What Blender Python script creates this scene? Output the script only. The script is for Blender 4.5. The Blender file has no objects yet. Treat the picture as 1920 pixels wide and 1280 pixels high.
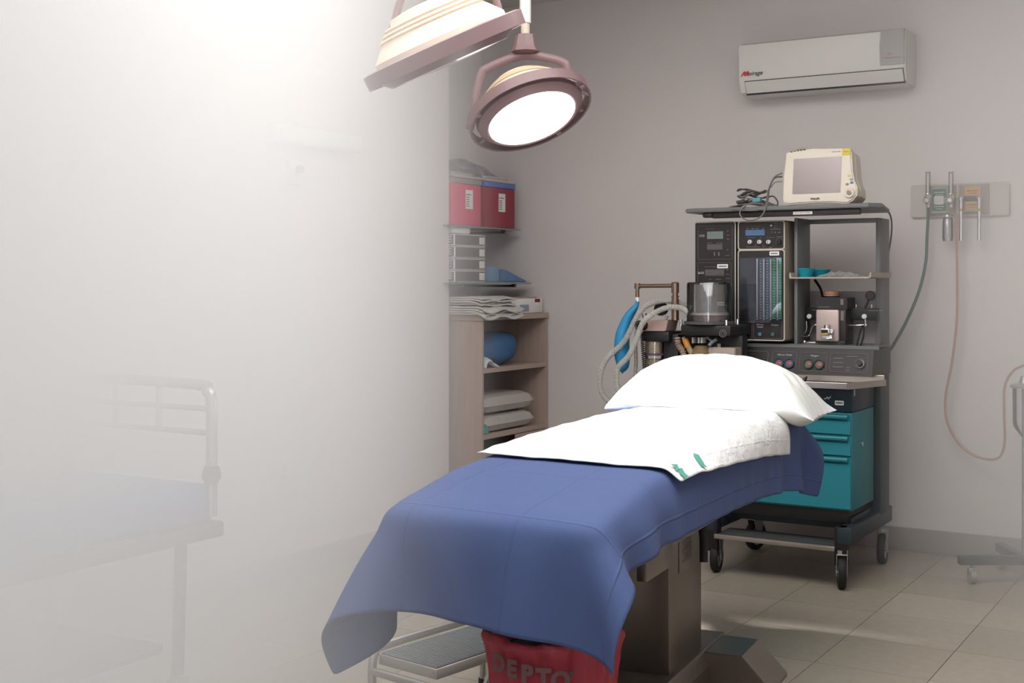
import bpy, bmesh, math, random
import numpy as np
from mathutils import Vector, Matrix
random.seed(4)
rng = np.random.default_rng(7)
S = bpy.context.scene
COL = S.collection
R = math.radians
# ------------------------------------------------------------------ camera, world, light, exposure
CH, F, HY = 1.35, 2400.0, 530.0
cam = bpy.data.cameras.new('camera'); cam.lens = 45; cam.sensor_width = 36; cam.shift_y = -110/1920
cam.clip_start = 0.05; cam.clip_end = 60
co = bpy.data.objects.new('camera', cam); COL.objects.link(co)
co.location = (0, 0, CH); co.rotation_euler = (R(90), 0, 0); S.camera = co
S.view_settings.view_transform = 'Standard'; S.view_settings.look = 'None'
S.cycles.volume_bounces = 3; S.cycles.max_bounces = 7; S.cycles.diffuse_bounces = 3; S.cycles.caustics_reflective = False; S.cycles.caustics_refractive = False; S.cycles.volume_step_rate = 4; S.cycles.volume_max_steps = 64; S.cycles.transparent_max_bounces = 24; S.cycles.sample_clamp_indirect = 8
S.view_settings.exposure = 0.12; S.view_settings.gamma = 1.0; S.view_settings.use_curve_mapping = False
w = bpy.data.worlds.new('world'); S.world = w; w.use_nodes = True
w.node_tree.nodes['Background'].inputs[0].default_value = (.75, .8, .9, 1)
w.node_tree.nodes['Background'].inputs[1].default_value = 0.5
YAW = R(31)
U = Vector((math.cos(YAW), -math.sin(YAW), 0)); V = Vector((math.sin(YAW), math.cos(YAW), 0))
def RM(a, b, z): return U*a + V*b + Vector((0, 0, z))        # room coordinates -> world
def area(name, loc, target, sx, sy, e, col):
    l = bpy.data.lights.new(name, 'AREA'); l.shape = 'RECTANGLE'; l.size = sx; l.size_y = sy; l.energy = e; l.color = col
    o = bpy.data.objects.new(name, l); COL.objects.link(o); o.location = loc
    o.rotation_euler = (Vector(target)-Vector(loc)).to_track_quat('-Z', 'Y').to_euler(); return o
# daylight entering by the windows in the wall behind the camera, and an unseen ceiling panel added for soft fill
WIN = [(-2.6, -1.2), (-0.4, 0.7)]
area('window_daylight', RM(-2.0, -2.3, 1.6), RM(-2.0, 2, 1.5), 1.3, 1.3, 44, (.90, .95, 1))
area('window_daylight', RM(0.1, -2.3, 1.6), RM(0.1, 2, 1.5), 1.1, 1.3, 20, (.90, .95, 1))
area('ceiling_fill', RM(-1.6, 3.0, 2.97), RM(-1.6, 3.0, 0), 2.4, 3.2, 102, (1, .985, .965))
LAMP_POWER = 800
HZP, HZD = 1.8, 1.02      # haze: falloff, density
HAZE = True

# ------------------------------------------------------------------ helpers
def lin(c): return tuple(((x/255)/12.92 if x/255 <= .04045 else ((x/255+.055)/1.055)**2.4) for x in c)
MATS = {}
def mat(name, rgb, rough=.5, metal=0, noise=0, nscale=20, bump=0, bscale=60, emit=0, alpha=1, trans=0, ior=1.45, coat=0, stretch=None, sheen=0):
    if name in MATS: return MATS[name]
    m = bpy.data.materials.new(name); m.use_nodes = True; nt = m.node_tree; p = nt.nodes['Principled BSDF']
    c = lin(rgb)+(1,)
    p.inputs['Base Color'].default_value = c; p.inputs['Roughness'].default_value = rough; p.inputs['Metallic'].default_value = metal
    p.inputs['IOR'].default_value = ior; p.inputs['Coat Weight'].default_value = coat
    p.inputs['Transmission Weight'].default_value = trans; p.inputs['Alpha'].default_value = alpha
    if sheen: p.inputs['Sheen Weight'].default_value = sheen
    tc = nt.nodes.new('ShaderNodeTexCoord'); mp = nt.nodes.new('ShaderNodeMapping'); nt.links.new(tc.outputs['Object'], mp.inputs[0])
    if stretch: mp.inputs['Scale'].default_value = stretch
    if noise:
        n = nt.nodes.new('ShaderNodeTexNoise'); n.inputs['Scale'].default_value = nscale; n.inputs['Detail'].default_value = 6
        nt.links.new(mp.outputs[0], n.inputs['Vector'])
        r = nt.nodes.new('ShaderNodeMixRGB'); r.blend_type = 'MIX'
        r.inputs[1].default_value = tuple(x*(1-noise) for x in c[:3])+(1,); r.inputs[2].default_value = tuple(min(1, x*(1+noise)) for x in c[:3])+(1,)
        nt.links.new(n.outputs['Fac'], r.inputs[0]); nt.links.new(r.outputs[0], p.inputs['Base Color'])
    if bump:
        n = nt.nodes.new('ShaderNodeTexNoise'); n.inputs['Scale'].default_value = bscale; n.inputs['Detail'].default_value = 4
        nt.links.new(mp.outputs[0], n.inputs['Vector'])
        b = nt.nodes.new('ShaderNodeBump'); b.inputs['Strength'].default_value = bump; b.inputs['Distance'].default_value = .004
        nt.links.new(n.outputs['Fac'], b.inputs['Height']); nt.links.new(b.outputs[0], p.inputs['Normal'])
    if emit:
        p.inputs['Emission Color'].default_value = c; p.inputs['Emission Strength'].default_value = emit
    MATS[name] = m; return m

M_wall = mat('wall_paint', (222, 215, 213), .7, noise=.03, nscale=2, bump=.15, bscale=90)
M_wallR = M_wall
M_ceil = mat('ceiling_paint', (220, 218, 214), .8, noise=.02, nscale=3)
M_base = mat('baseboard_vinyl', (150, 142, 138), .5, noise=.05, nscale=8)
M_joint = mat('tile_joint', (70, 64, 58), .8, noise=.1)
M_black = mat('black_panel', (42, 38, 38), .38, noise=.08, nscale=6)
M_blk2 = mat('black_satin', (26, 25, 26), .45, noise=.1, nscale=10)
M_slate = mat('dark_slate_paint', (40, 52, 58), .45, noise=.06, nscale=5)
M_navy = mat('dark_petrol_panel', (20, 46, 58), .4, noise=.06, nscale=5)
M_teal = mat('teal_enamel', (36, 124, 138), .42, noise=.04, nscale=4)
M_grey = mat('machine_grey', (112, 112, 112), .5, noise=.04, nscale=6)
M_dgrey = mat('machine_dark_grey', (74, 76, 78), .5, noise=.05, nscale=6)
M_beige = mat('beige_housing', (170, 158, 145), .45, noise=.04, nscale=8)
M_trim = mat('cream_edge_trim', (205, 196, 186), .4, noise=.03)
M_steel = mat('brushed_steel', (190, 182, 176), .32, 1, noise=.08, nscale=14, stretch=(1, 1, 40))
M_chrome = mat('chrome', (210, 208, 206), .14, 1, noise=.03)
M_brass = mat('nickel_brown_metal', (150, 128, 112), .3, 1, noise=.05)
M_rubber = mat('black_rubber', (30, 29, 28), .65, noise=.12, nscale=14)
M_hub = mat('wheel_hub', (170, 170, 165), .35, .6, noise=.05)
M_white = mat('white_plastic', (228, 226, 222), .4, noise=.02)
M_label = mat('label_paper', (236, 234, 230), .6, noise=.02)
M_ink = mat('label_ink', (60, 58, 60), .6, noise=.05)
M_print = mat('white_print', (205, 200, 198), .6, noise=.02)
M_gprint = mat('grey_print', (120, 112, 112), .6, noise=.02)
M_lcd = mat('grey_display', (118, 130, 126), .25, noise=.04)
M_lcdd = mat('dark_display', (92, 86, 88), .25, noise=.04)
M_lcdb = mat('display_blue_reflection', (84, 120, 160), .2, noise=.1, nscale=10)  # blue of a reflection, put into the display's base colour
def glass(name, rgb=(235, 240, 240), rough=.03, a=.22, gloss=False):
    if name in MATS: return MATS[name]
    m = bpy.data.materials.new(name); m.use_nodes = True; nt = m.node_tree; nt.nodes.clear()
    o = nt.nodes.new('ShaderNodeOutputMaterial'); mx = nt.nodes.new('ShaderNodeMixShader'); t = nt.nodes.new('ShaderNodeBsdfTransparent')
    g = nt.nodes.new('ShaderNodeBsdfPrincipled'); g.inputs['Base Color'].default_value = lin(rgb)+(1,); g.inputs['Roughness'].default_value = rough; g.inputs['Metallic'].default_value = 1.0 if gloss else 0
    fr = nt.nodes.new('ShaderNodeFresnel'); fr.inputs[0].default_value = 1.45
    ad = nt.nodes.new('ShaderNodeMath'); ad.operation = 'ADD'; ad.use_clamp = True; ad.inputs[1].default_value = a
    n = nt.nodes.new('ShaderNodeTexNoise'); n.inputs['Scale'].default_value = 8
    mr = nt.nodes.new('ShaderNodeMath'); mr.operation = 'MULTIPLY_ADD'; mr.inputs[1].default_value = .06; nt.links.new(n.outputs[0], mr.inputs[0]); nt.links.new(fr.outputs[0], mr.inputs[2])
    nt.links.new(mr.outputs[0], ad.inputs[0]); nt.links.new(ad.outputs[0], mx.inputs[0])
    nt.links.new(t.outputs[0], mx.inputs[1]); nt.links.new(g.outputs[0], mx.inputs[2]); nt.links.new(mx.outputs[0], o.inputs[0])
    MATS[name] = m; return m
M_glass = glass('clear_plastic', a=.05, gloss=True)
M_clear = glass('clear_acrylic', (205, 205, 205), .08, .07, True)
M_tubec = glass('milky_corrugated_plastic', (215, 212, 206), .3, .5)
M_shelfglass = glass('glass_shelf', (175, 190, 185), .05, .4)
M_film = glass('clear_film_bag', (225, 220, 225), .25, .18)

def NB(): return bmesh.new()
def bx(bm, x0, x1, y0, y1, z0, z1, bev=0, seg=2, m=None):
    t = bmesh.new(); bmesh.ops.create_cube(t, size=1)
    for v in t.verts: v.co = Vector(((x0+x1)/2+v.co.x*(x1-x0), (y0+y1)/2+v.co.y*(y1-y0), (z0+z1)/2+v.co.z*(z1-z0)))
    if bev: bmesh.ops.bevel(t, geom=t.edges[:], offset=min(bev, .49*min(abs(x1-x0), abs(y1-y0), abs(z1-z0))), segments=seg, affect='EDGES', profile=.5)
    if m is not None: bmesh.ops.transform(t, matrix=m, verts=t.verts)
    me = bpy.data.meshes.new('t'); t.to_mesh(me); t.free(); bm.from_mesh(me); bpy.data.meshes.remove(me); return bm
def rbx(bm, x0, x1, y0, y1, z0, z1, r, edge=.003, seg=5):
    "box whose corners seen from the front (XZ outline) are rounded by r"
    pts = []
    for cx, cz, a0 in ((x1-r, z1-r, 0), (x0+r, z1-r, 90), (x0+r, z0+r, 180), (x1-r, z0+r, 270)):
        for k in range(seg+1):
            a = R(a0+90*k/seg); pts.append((cx+r*math.cos(a), cz+r*math.sin(a)))
    return prism(bm, pts, y0, y1, edge)
def prism(bm, pts, y0, y1, edge=0, axis='Y'):
    t = bmesh.new()
    mk = {'Y': lambda p, h: (p[0], h, p[1]), 'Z': lambda p, h: (p[0], p[1], h), 'X': lambda p, h: (h, p[0], p[1])}[axis]
    a = [t.verts.new(mk(p, y0)) for p in pts]; b = [t.verts.new(mk(p, y1)) for p in pts]; n = len(pts)
    t.faces.new(a); t.faces.new(b[::-1])
    for i in range(n): t.faces.new((a[i], b[i], b[(i+1) % n], a[(i+1) % n]))
    bmesh.ops.recalc_face_normals(t, faces=t.faces)
    if edge:
        ed = [e for e in t.edges if len(e.link_faces) == 2 and any(len(f.verts) > 4 for f in e.link_faces)] if n > 4 else t.edges[:]
        bmesh.ops.bevel(t, geom=ed, offset=edge, segments=2, affect='EDGES')
    me = bpy.data.meshes.new('t'); t.to_mesh(me); t.free(); bm.from_mesh(me); bpy.data.meshes.remove(me); return bm
def spline(pts, n=8):
    P = [Vector(p) for p in pts]; P = [2*P[0]-P[1]]+P+[2*P[-1]-P[-2]]; out = []
    for i in range(1, len(P)-2):
        for k in range(n):
            t = k/n; a, b, c, d = P[i-1:i+3]
            out.append(.5*((2*b)+(c-a)*t+(2*a-5*b+4*c-d)*t*t+(3*b-a-3*c+d)*t**3))
    out.append(P[-2]); return out
def tube(bm, pts, r, seg=8, smooth=0, cap=True, flat=1.0):
    P = spline(pts, smooth) if smooth else [Vector(p) for p in pts]
    n = len(P); rr = r if callable(r) else (lambda t: r)
    up = Vector((0, 0, 1)); tg0 = (P[1]-P[0]).normalized()
    if abs(tg0.dot(up)) > .9: up = Vector((0, 1, 0))
    nrm = (up-tg0*up.dot(tg0)).normalized(); rings = []
    for i in range(n):
        tg = (P[min(i+1, n-1)]-P[max(i-1, 0)]).normalized()
        nrm = (nrm-tg*nrm.dot(tg)).normalized(); bn = tg.cross(nrm); q = rr(i/(n-1))
        rings.append([bm.verts.new(P[i]+(nrm*math.cos(2*math.pi*k/seg)+bn*flat*math.sin(2*math.pi*k/seg))*q) for k in range(seg)])
    for i in range(n-1):
        for k in range(seg): bm.faces.new((rings[i][k], rings[i][(k+1) % seg], rings[i+1][(k+1) % seg], rings[i+1][k]))
    if cap: bm.faces.new(rings[0][::-1]); bm.faces.new(rings[-1])
    return bm
def cyl(bm, p0, p1, r, seg=20, r2=None):
    r2 = r if r2 is None else r2
    return tube(bm, [p0, p1], lambda t: r+(r2-r)*t, seg)
def lathe(bm, prof, loc=(0, 0, 0), seg=28, m=None, sx=1, sy=1):
    "prof: list of (radius, height) about local Z"
    rings = []; M = m if m is not None else Matrix.Translation(Vector(loc))
    for r, h in prof:
        if r < 1e-6: rings.append([bm.verts.new(M @ Vector((0, 0, h)))])
        else: rings.append([bm.verts.new(M @ Vector((sx*r*math.cos(2*math.pi*k/seg), sy*r*math.sin(2*math.pi*k/seg), h))) for k in range(seg)])
    for a, b in zip(rings, rings[1:]):
        for k in range(seg):
            q = [a[k % len(a)], a[(k+1) % len(a)], b[(k+1) % len(b)], b[k % len(b)]]; u = []
            for x in q:
                if x not in u: u.append(x)
            if len(u) > 2: bm.faces.new(u)
    return bm
def torus(bm, c, r, t, axis='Y', seg=28, s2=8):
    c = Vector(c); pts = []
    for k in range(seg+1):
        a = 2*math.pi*k/seg; x, y = r*math.cos(a), r*math.sin(a)
        pts.append(c+{'Y': Vector((x, 0, y)), 'Z': Vector((x, y, 0)), 'X': Vector((0, x, y))}[axis])
    return tube(bm, pts, t, s2, cap=False)
def wave(x, y, s=0): return (math.sin(x*3.1+s)+math.sin(y*4.3+s*1.7)+math.sin((x+y)*6.7+s*.3)*.5+math.sin((x-y*1.3)*11+s)*.25)/2.75
def obj(name, bm, m, parent=None, smooth=True, loc=None, rotz=None, sharp=35):
    bmesh.ops.recalc_face_normals(bm, faces=bm.faces)
    me = bpy.data.meshes.new(name); bm.to_mesh(me); bm.free(); me.materials.append(m)
    if smooth:
        me.polygons.foreach_set('use_smooth', [True]*len(me.polygons)); me.set_sharp_from_angle(angle=R(sharp))
    o = bpy.data.objects.new(name, me); COL.objects.link(o)
    if parent: o.parent = parent
    if loc is not None: o.location = loc
    if rotz is not None: o.rotation_euler = (0, 0, rotz)
    return o
def tag(o, label, cat, group=None, kind=None):
    o['label'] = label; o['category'] = cat
    if group: o['group'] = group
    if kind: o['kind'] = kind
    return o
def thing(name, label, cat, loc=(0, 0, 0), rotz=0.0, group=None):
    o = bpy.data.objects.new(name, None); COL.objects.link(o); o.location = loc; o.rotation_euler = (0, 0, rotz); o.empty_display_size = .05
    return tag(o, label, cat, group)
def text(name, s, size, m, parent, loc, rot=(R(90), 0, 0), ext=.0006, align='CENTER', shear=0, bold=0):
    c = bpy.data.curves.new(name, 'FONT'); c.body = s; c.size = size; c.extrude = ext; c.align_x = align; c.align_y = 'CENTER'; c.shear = shear; c.offset = bold; c.resolution_u = 3
    t = bpy.data.objects.new('tmp', c); COL.objects.link(t); dg = bpy.context.evaluated_depsgraph_get(); dg.update()
    me = bpy.data.meshes.new_from_object(t.evaluated_get(dg)); bpy.data.objects.remove(t); bpy.data.curves.remove(c)
    me.materials.clear(); me.materials.append(m); me.name = name
    o = bpy.data.objects.new(name, me); COL.objects.link(o); o.parent = parent; o.location = loc; o.rotation_euler = rot; return o
def at(px, py, Y):                                              # photograph pixel -> world point at distance Y
    return Vector(((px-960)/F*Y, Y, CH-(py-HY)/F*Y))
def rootrot(o): o.rotation_euler = (0, 0, -YAW); return o

# ------------------------------------------------------------------ room (local axes: x along back wall, y into the room)
AL, BP, BB, ALC, AR, BF, ZC = -3.87, 5.78, 6.57, -4.16, 1.2, -2.6, 3.0
def struct(name, bm, m, **k):
    o = obj(name, bm, m, **k); o.rotation_euler = (0, 0, -YAW); o['kind'] = 'structure'; return o
floor = struct('floor', bx(NB(), ALC-.1, AR+.1, BF-.1, BB+.1, -.12, -.003), M_joint, smooth=False)
def tile_mat(i):
    m = mat('vinyl_tile_%d' % i, [(158, 149, 136), (153, 145, 131), (162, 153, 140)][i], .38, noise=.16, nscale=26, bump=.05, bscale=80)
    return m
TM = []
for i in range(3):
    t = NB(); bx(t, .0012, .3988, .0012, .3988, -.003, 0.0); me = bpy.data.meshes.new('tile'); t.to_mesh(me); t.free(); me.materials.append(tile_mat(i)); TM.append(me)
a0 = -1.825-.4*6; b0 = 4.06-.4*9
for i in range(13):
    for j in range(16):
        a = a0+.4*i; b = b0+.4*j
        o = bpy.data.objects.new('tile', TM[random.randrange(3)]); COL.objects.link(o); o.parent = floor; o.location = (a, b, 0)
        sx = min(1, (BB-b)/.4); 
        if b+.4 > BB: o.scale = (1, sx, 1)
        if a < ALC: o.location.x = ALC; o.scale.x = (a+.4-ALC)/.4
struct('floor_2', bx(NB(), ALC, AR, BF, b0, -.003, 0), tile_mat(0), smooth=False)
struct('wall_back', bx(NB(), ALC-.12, AR+.12, BB, BB+.12, 0, ZC), M_wall, smooth=False)
lw = NB(); bx(lw, AL-.28, AL, BF, BP, 0, ZC, .004, 1)
struct('wall_left', lw, M_wall, smooth=False)
struct('wall_left_2', bx(NB(), ALC-.12, ALC, BP-.1, BB, 0, ZC), M_wall, smooth=False)
struct('wall_right', bx(NB(), AR, AR+.12, BF, BB, 0, ZC), M_wall, smooth=False)
struct('ceiling', bx(NB(), ALC-.12, AR+.12, BF-.12, BB+.12, ZC, ZC+.1), M_ceil, smooth=False)
# wall behind the camera with two window openings
fw = NB(); xs = [ALC-.12, -2.65, -1.35, -.45, .65, AR+.12]
bx(fw, xs[0], xs[5], BF-.12, BF, 0, .95); bx(fw, xs[0], xs[5], BF-.12, BF, 2.25, ZC)
for i in (0, 2, 4): bx(fw, xs[i], xs[i+1], BF-.12, BF, .95, 2.25)
struct('wall_front', fw, M_wall, smooth=False)
for n, (x0, x1) in enumerate(((xs[1], xs[2]), (xs[3], xs[4]))):
    f = NB(); z0, z1 = .95, 2.25
    for q in ((x0, x0+.05, z0, z1), (x1-.05, x1, z0, z1), (x0, x1, z0, z0+.05), (x0, x1, z1-.05, z1), (x0, x1, 1.58, 1.62), ((x0+x1)/2-.02, (x0+x1)/2+.02, z0, z1)):
        bx(f, q[0], q[1], BF-.08, BF-.03, q[2], q[3])
    struct('window_%d' % (n+1), f, mat('window_frame', (225, 225, 222), .4, noise=.02), smooth=False)
bb = NB(); bx(bb, ALC, AR, BB-.015, BB, 0, .115, .004); struct('baseboard_back', bb, M_base)
bb = NB(); bx(bb, AL, AL+.014, BF, BP, 0, .115, .004); struct('baseboard_left', bb, M_base)
bb = NB(); bx(bb, AR-.014, AR, BF, BB, 0, .115, .004); struct('baseboard_right', bb, M_base)

# ------------------------------------------------------------------ machine-frame pixel helper
Wx, Wy = 618/F*CH*F/573, CH*F/573
WO = Vector((Wx, Wy, 0))
def M(px, py, b):
    r = (px-960)/F; ox = Wx+b*V.x; oy = Wy+b*V.y
    a = (r*oy-ox)/(U.x-r*U.y); Y = oy+a*U.y
    return Vector((a, b, CH-(py-HY)/F*Y))
WB = (V.x*-Wx+V.y*-Wy)+BB                                        # back wall plane, in machine depth
def L(px, py):                                                    # left wall point in room coordinates
    r = (px-960)/F; Y = AL/(r*U.x+U.y); return Vector((AL, r*Y*V.x+Y*V.y, CH-(py-HY)/F*Y))
def frame_line(bm, x0, x1, z0, z1, y, t=.0016, r=.01, seg=4):
    pts = []
    for cx, cz, q in ((x1-r, z1-r, 0), (x0+r, z1-r, 90), (x0+r, z0+r, 180), (x1-r, z0+r, 270)):
        for k in range(seg+1):
            a = R(q+90*k/seg); pts.append(Vector((cx+r*math.cos(a), y, cz+r*math.sin(a))))
    pts.append(pts[0]); return tube(bm, pts, t, 6, cap=False)
def barcode(parent, x0, x1, z0, z1, y):
    s = NB(); rbx(s, x0, x1, y-.0015, y, z0, z1, .15*(z1-z0), 0); lb = obj('sticker', s, M_label, parent); lb['label'] = 'white inventory sticker'
    k = NB(); w_ = x1-x0; h = z1-z0; x = x0+.14*w_
    while x < x1-.14*w_:
        t = w_*random.uniform(.015, .04); bx(k, x, x+t, y-.0022, y-.0014, z0+.35*h, z0+.66*h); x += t*1.6
    o_ = obj('barcode', k, M_ink, lb, smooth=False); o_['kind'] = 'stuff'
def lines(parent, rows, y, m, name='printed_text'):
    k = NB()
    for x0, x1, z, h in rows: 
        x = x0
        while x < x1: 
            t = min(random.uniform(.004, .012), x1-x); bx(k, x, x+t, y-.0008, y, z-h/2, z+h/2); x += t+.0022
    o_ = obj(name, k, m, parent, smooth=False); o_['kind'] = 'stuff'; return o_
# ------------------------------------------------------------------ anaesthesia machine
am = thing('anesthesia_machine', 'tall wheeled anesthesia machine with black gauge panels and teal drawers', 'anesthesia machine', WO, -YAW)
def wheel(parent, x, y, r=.072, steer=0.0, w_=.034, zc=None):
    c = thing('x', '', 'x'); bpy.data.objects.remove(c)
    zc = r if zc is None else zc
    q = Matrix.Translation((x, y, 0)) @ Matrix.Rotation(steer, 4, 'Z')
    a = NB(); lathe(a, [(r*.62, -w_*.35), (r*.7, -w_/2), (r*.93, -w_/2), (r, -w_*.28), (r, w_*.28), (r*.93, w_/2), (r*.7, w_/2), (r*.62, w_*.35)], m=q @ Matrix.Translation((0, .0, zc)) @ Matrix.Rotation(R(90), 4, 'Y'), seg=32)
    tyre = obj('caster_wheel', a, M_rubber, parent)
    a = NB(); lathe(a, [(0, -w_*.3), (r*.2, -w_*.42), (r*.25, -w_*.3), (r*.55, -w_*.26), (r*.66, -w_*.42), (r*.66, w_*.42), (r*.55, w_*.26), (r*.25, w_*.3), (r*.2, w_*.42), (0, w_*.3)], m=q @ Matrix.Translation((0, 0, zc)) @ Matrix.Rotation(R(90), 4, 'Y'), seg=28)
    obj('hub', a, M_hub, tyre)
    a = NB()
    for s in (-1, 1):
        t = NB(); prism(t, [(-r*.25, zc-r*.2), (r*.2, zc-r*.25), (r*.55, zc+r*1.12), (-r*.5, zc+r*1.12)], 0, .003, axis='X')
        bmesh.ops.transform(t, matrix=q @ Matrix.Translation((s*w_*.66-.0015, 0, 0)), verts=t.verts); me = bpy.data.meshes.new('t'); t.to_mesh(me); t.free(); a.from_mesh(me); bpy.data.meshes.remove(me)
    bx(a, -w_*.72, w_*.72, -r*.5, r*.55, zc+r*1.1, zc+r*1.18, .002, 1, m=q)
    cyl(a, q @ Vector((0, 0, zc+r*1.15)), q @ Vector((0, 0, zc+r*1.4)), r*.4, 18)
    cyl(a, q @ Vector((-w_*.75, 0, zc)), q @ Vector((w_*.75, 0, zc)), r*.12, 12)
    obj('caster_fork', a, M_hub, parent)
    return tyre
for (x, y, st) in ((0.0, 0.0, .35), (-.60, 0.03, .15), (.02, .60, .1), (-.62, .60, -.3)): wheel(am, x, y, steer=st)
# base frame
a = NB()
for x in (0.02, -.62): bx(a, x-.032, x+.032, -.03, .66, .20, .275, .006)
bx(a, -.62, .04, .56, .66, .20, .275, .006); bx(a, -.6, .02, .1, .6, .245, .30, .004)
obj('base_frame', a, M_slate, am)
for x in (0.0, -.60):
    obj('caster_post', bx(NB(), x-.026, x+.026, -.027, .027, .105, .275, .004), M_blk2, am)
a = NB(); bx(a, -.585, -.02, -.035, .16, .175, .187, .002); fr = obj('foot_rest', a, M_dgrey, am)
a = NB(); bx(a, -.585, -.02, -.04, -.032, .168, .19, .002); obj('steel_edge', a, M_steel, fr)
obj('plinth', bx(NB(), -.56, .01, .06, .6, .275, .345, .004), M_blk2, am)
# drawer cabinet
CX0, CX1, CF = -.60, .032, .04
side = NB(); bx(side, CX0, CX1, CF+.012, .40, .335, .772, .003); cab = obj('drawer_cabinet', side, mat('teal_side', (46, 120, 128), .5, noise=.04, nscale=4), am)
obj('lock', cyl(NB(), (CX1-.001, .2, .62), (CX1+.006, .2, .62), .011), M_chrome, cab)
def zof(py, px=1560): return M(px, py, CF).z
# drawers: z limits from the four fronts of the photograph
zd = [(.345, .578), (.583, .672), (.677, .768)]
for z0, z1 in zd:
    d = NB(); prism(d, [(CF+.012, z0), (CF-.002, z0), (CF-.002, z1-.034), (CF+.006, z1-.030), (CF+.006, z1-.003), (CF+.012, z1-.003)], CX0+.004, CX1-.004, axis='X')
    dr = obj('drawer', d, M_teal, cab, smooth=False)
    h = NB(); prism(h, [(CF+.008, z1-.004), (CF-.016, z1-.006), (CF-.020, z1-.012), (CF-.018, z1-.020), (CF-.014, z1-.020), (CF-.012, z1-.013), (CF+.008, z1-.010)], CX0+.02, CX1-.014, axis='X')
    obj('drawer_handle', h, M_teal, dr, smooth=False)
# petrol panel above drawers
a = NB(); bx(a, CX0, CX1+.002, CF+.004, .40, .775, .885, .003); pb = obj('name_panel', a, M_navy, am)
ysf = CF+.0035
t = text('lettering', 'Modulus® II Plus', .020, M_gprint, pb, (-.17, ysf, .838)); text('lettering', 'System', .016, M_gprint, pb, (-.215, ysf, .815))
k = NB(); prism(k, [(-.095, .832), (-.085, .834), (-.078, .842), (-.072, .836), (-.060, .846), (-.062, .838), (-.072, .828), (-.079, .834), (-.087, .827)], ysf-.001, ysf); obj('emblem', k, M_print, pb, smooth=False)
barcode(pb, -.043, -.003, .805, .825, ysf)
k = NB(); bx(k, CX1+.0015, CX1+.003, .07, .09, .845, .875, .003); obj('switch_plate', k, M_hub, pb)
# worktop tray in stainless steel
TX0, TX1 = -.62, .125
a = NB(); bx(a, TX0, .04, -.05, .24, .888, .893)
bx(a, TX0, .045, -.056, -.05, .884, .912, .002); bx(a, TX0, TX1, .235, .245, .893, .932, .002)
t_ = NB(); prism(t_, [(.045, -.056), (.125, .235), (.125, .245), (.041, .245), (.041, -.05)], .888, .893, axis='Z'); me = bpy.data.meshes.new('t'); t_.to_mesh(me); t_.free(); a.from_mesh(me)
t_ = NB(); prism(t_, [(.045, -.056), (.131, .245), (.125, .245), (.040, -.056)], .884, .912, axis='Z'); me = bpy.data.meshes.new('t'); t_.to_mesh(me); t_.free(); a.from_mesh(me)
tray = obj('worktop', a, M_steel, am, smooth=False)
k = NB(); prism(k, [(-.245, .893), (-.205, .893), (-.195, .922), (-.215, .91)], .10, .13); obj('clip', k, M_dgrey, tray, smooth=False)
# gauge panel (leaning back a little)
GY = .20
a = NB(); prism(a, [(GY-.02, .925), (GY+.015, 1.045), (.5, 1.045), (.5, .925)], -.60, M(1637, 690, GY).x, axis='X'); gp = obj('gauge_panel', a, M_black, am, smooth=False)
tilt = math.atan2(.035, .12)
ge = bpy.data.objects.new('gauge_face', None); COL.objects.link(ge); ge.parent = gp; ge.location = (0, GY-.02, .925); ge.rotation_euler = (-tilt, 0, 0)
# (a part of the panel face: put its pieces straight under the panel, baked to the slope)
bpy.data.objects.remove(ge)
SL = Matrix.Translation((0, GY-.0215, .925)) @ Matrix.Rotation(-tilt, 4, 'X')
def onslope(bm): bmesh.ops.transform(bm, matrix=SL, verts=bm.verts); return bm
def fx(px): return M(px, 680, GY).x
for px0, px1 in ((1396, 1440), (1448, 1494), (1500, 1550), (1557, 1628)):
    obj('panel_outline', onslope(frame_line(NB(), fx(px0), fx(px1), .018, .105, 0, .0013, .012)), M_gprint, gp)
for px, c, nm in ((1462, (48, 84, 106), 'blue ringed gauge'), (1481, (48, 84, 106), 'blue ringed gauge'), (1517, (50, 86, 72), 'green ringed gauge'), (1537, (50, 86, 72), 'green ringed gauge')):
    x = fx(px); q = SL @ Matrix.Translation((x, 0, .05)) @ Matrix.Rotation(R(90), 4, 'X')
    g = NB(); lathe(g, [(.0235, 0), (.0235, .008), (.021, .010), (.019, .008), (.019, .004), (0, .004)], m=q); g_ = obj('gauge', g, mat('gauge_ring_%d' % c[2], c, .4, noise=.03), gp); g_['label'] = nm
    g = NB(); lathe(g, [(.014, .0045), (0, .0055)], m=q, seg=20); obj('gauge_dial', g, mat('gauge_red', (150, 74, 74), .5, noise=.25, nscale=90), g_)
    g = NB(); bx(g, x-.001, x+.012, -.008, -.007, .049, .051); onslope(g); obj('needle', g, M_print, g_)
text('lettering', 'Nitrous Oxide', .012, M_print, gp, SL @ Vector((fx(1471), -.001, .091)), (R(90)-tilt, 0, 0))
text('lettering', 'Oxygen', .012, M_print, gp, SL @ Vector((fx(1527), -.001, .091)), (R(90)-tilt, 0, 0))
k = NB(); x0 = fx(1562)
for z, l_ in ((.083, .045), (.062, .05), (.042, .05)): bx(k, x0, x0+l_, -.0006, .0006, z-.0018, z+.0018)
for z, l_ in ((.092, .05), (.04, .022), (.028, .018)): bx(k, x0+.062, x0+.062+l_, -.0006, .0006, z-.0015, z+.0015)
o_ = obj('printed_text', onslope(k), M_gprint, gp, smooth=False); o_['kind'] = 'stuff'
q = SL @ Matrix.Translation((fx(1613), 0, .06)) @ Matrix.Rotation(R(90), 4, 'X')
k = NB(); lathe(k, [(.0225, 0), (.0225, .006), (.019, .010), (.017, .006), (0, .006)], m=q); kn = obj('system_switch', k, M_hub, gp)
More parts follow.
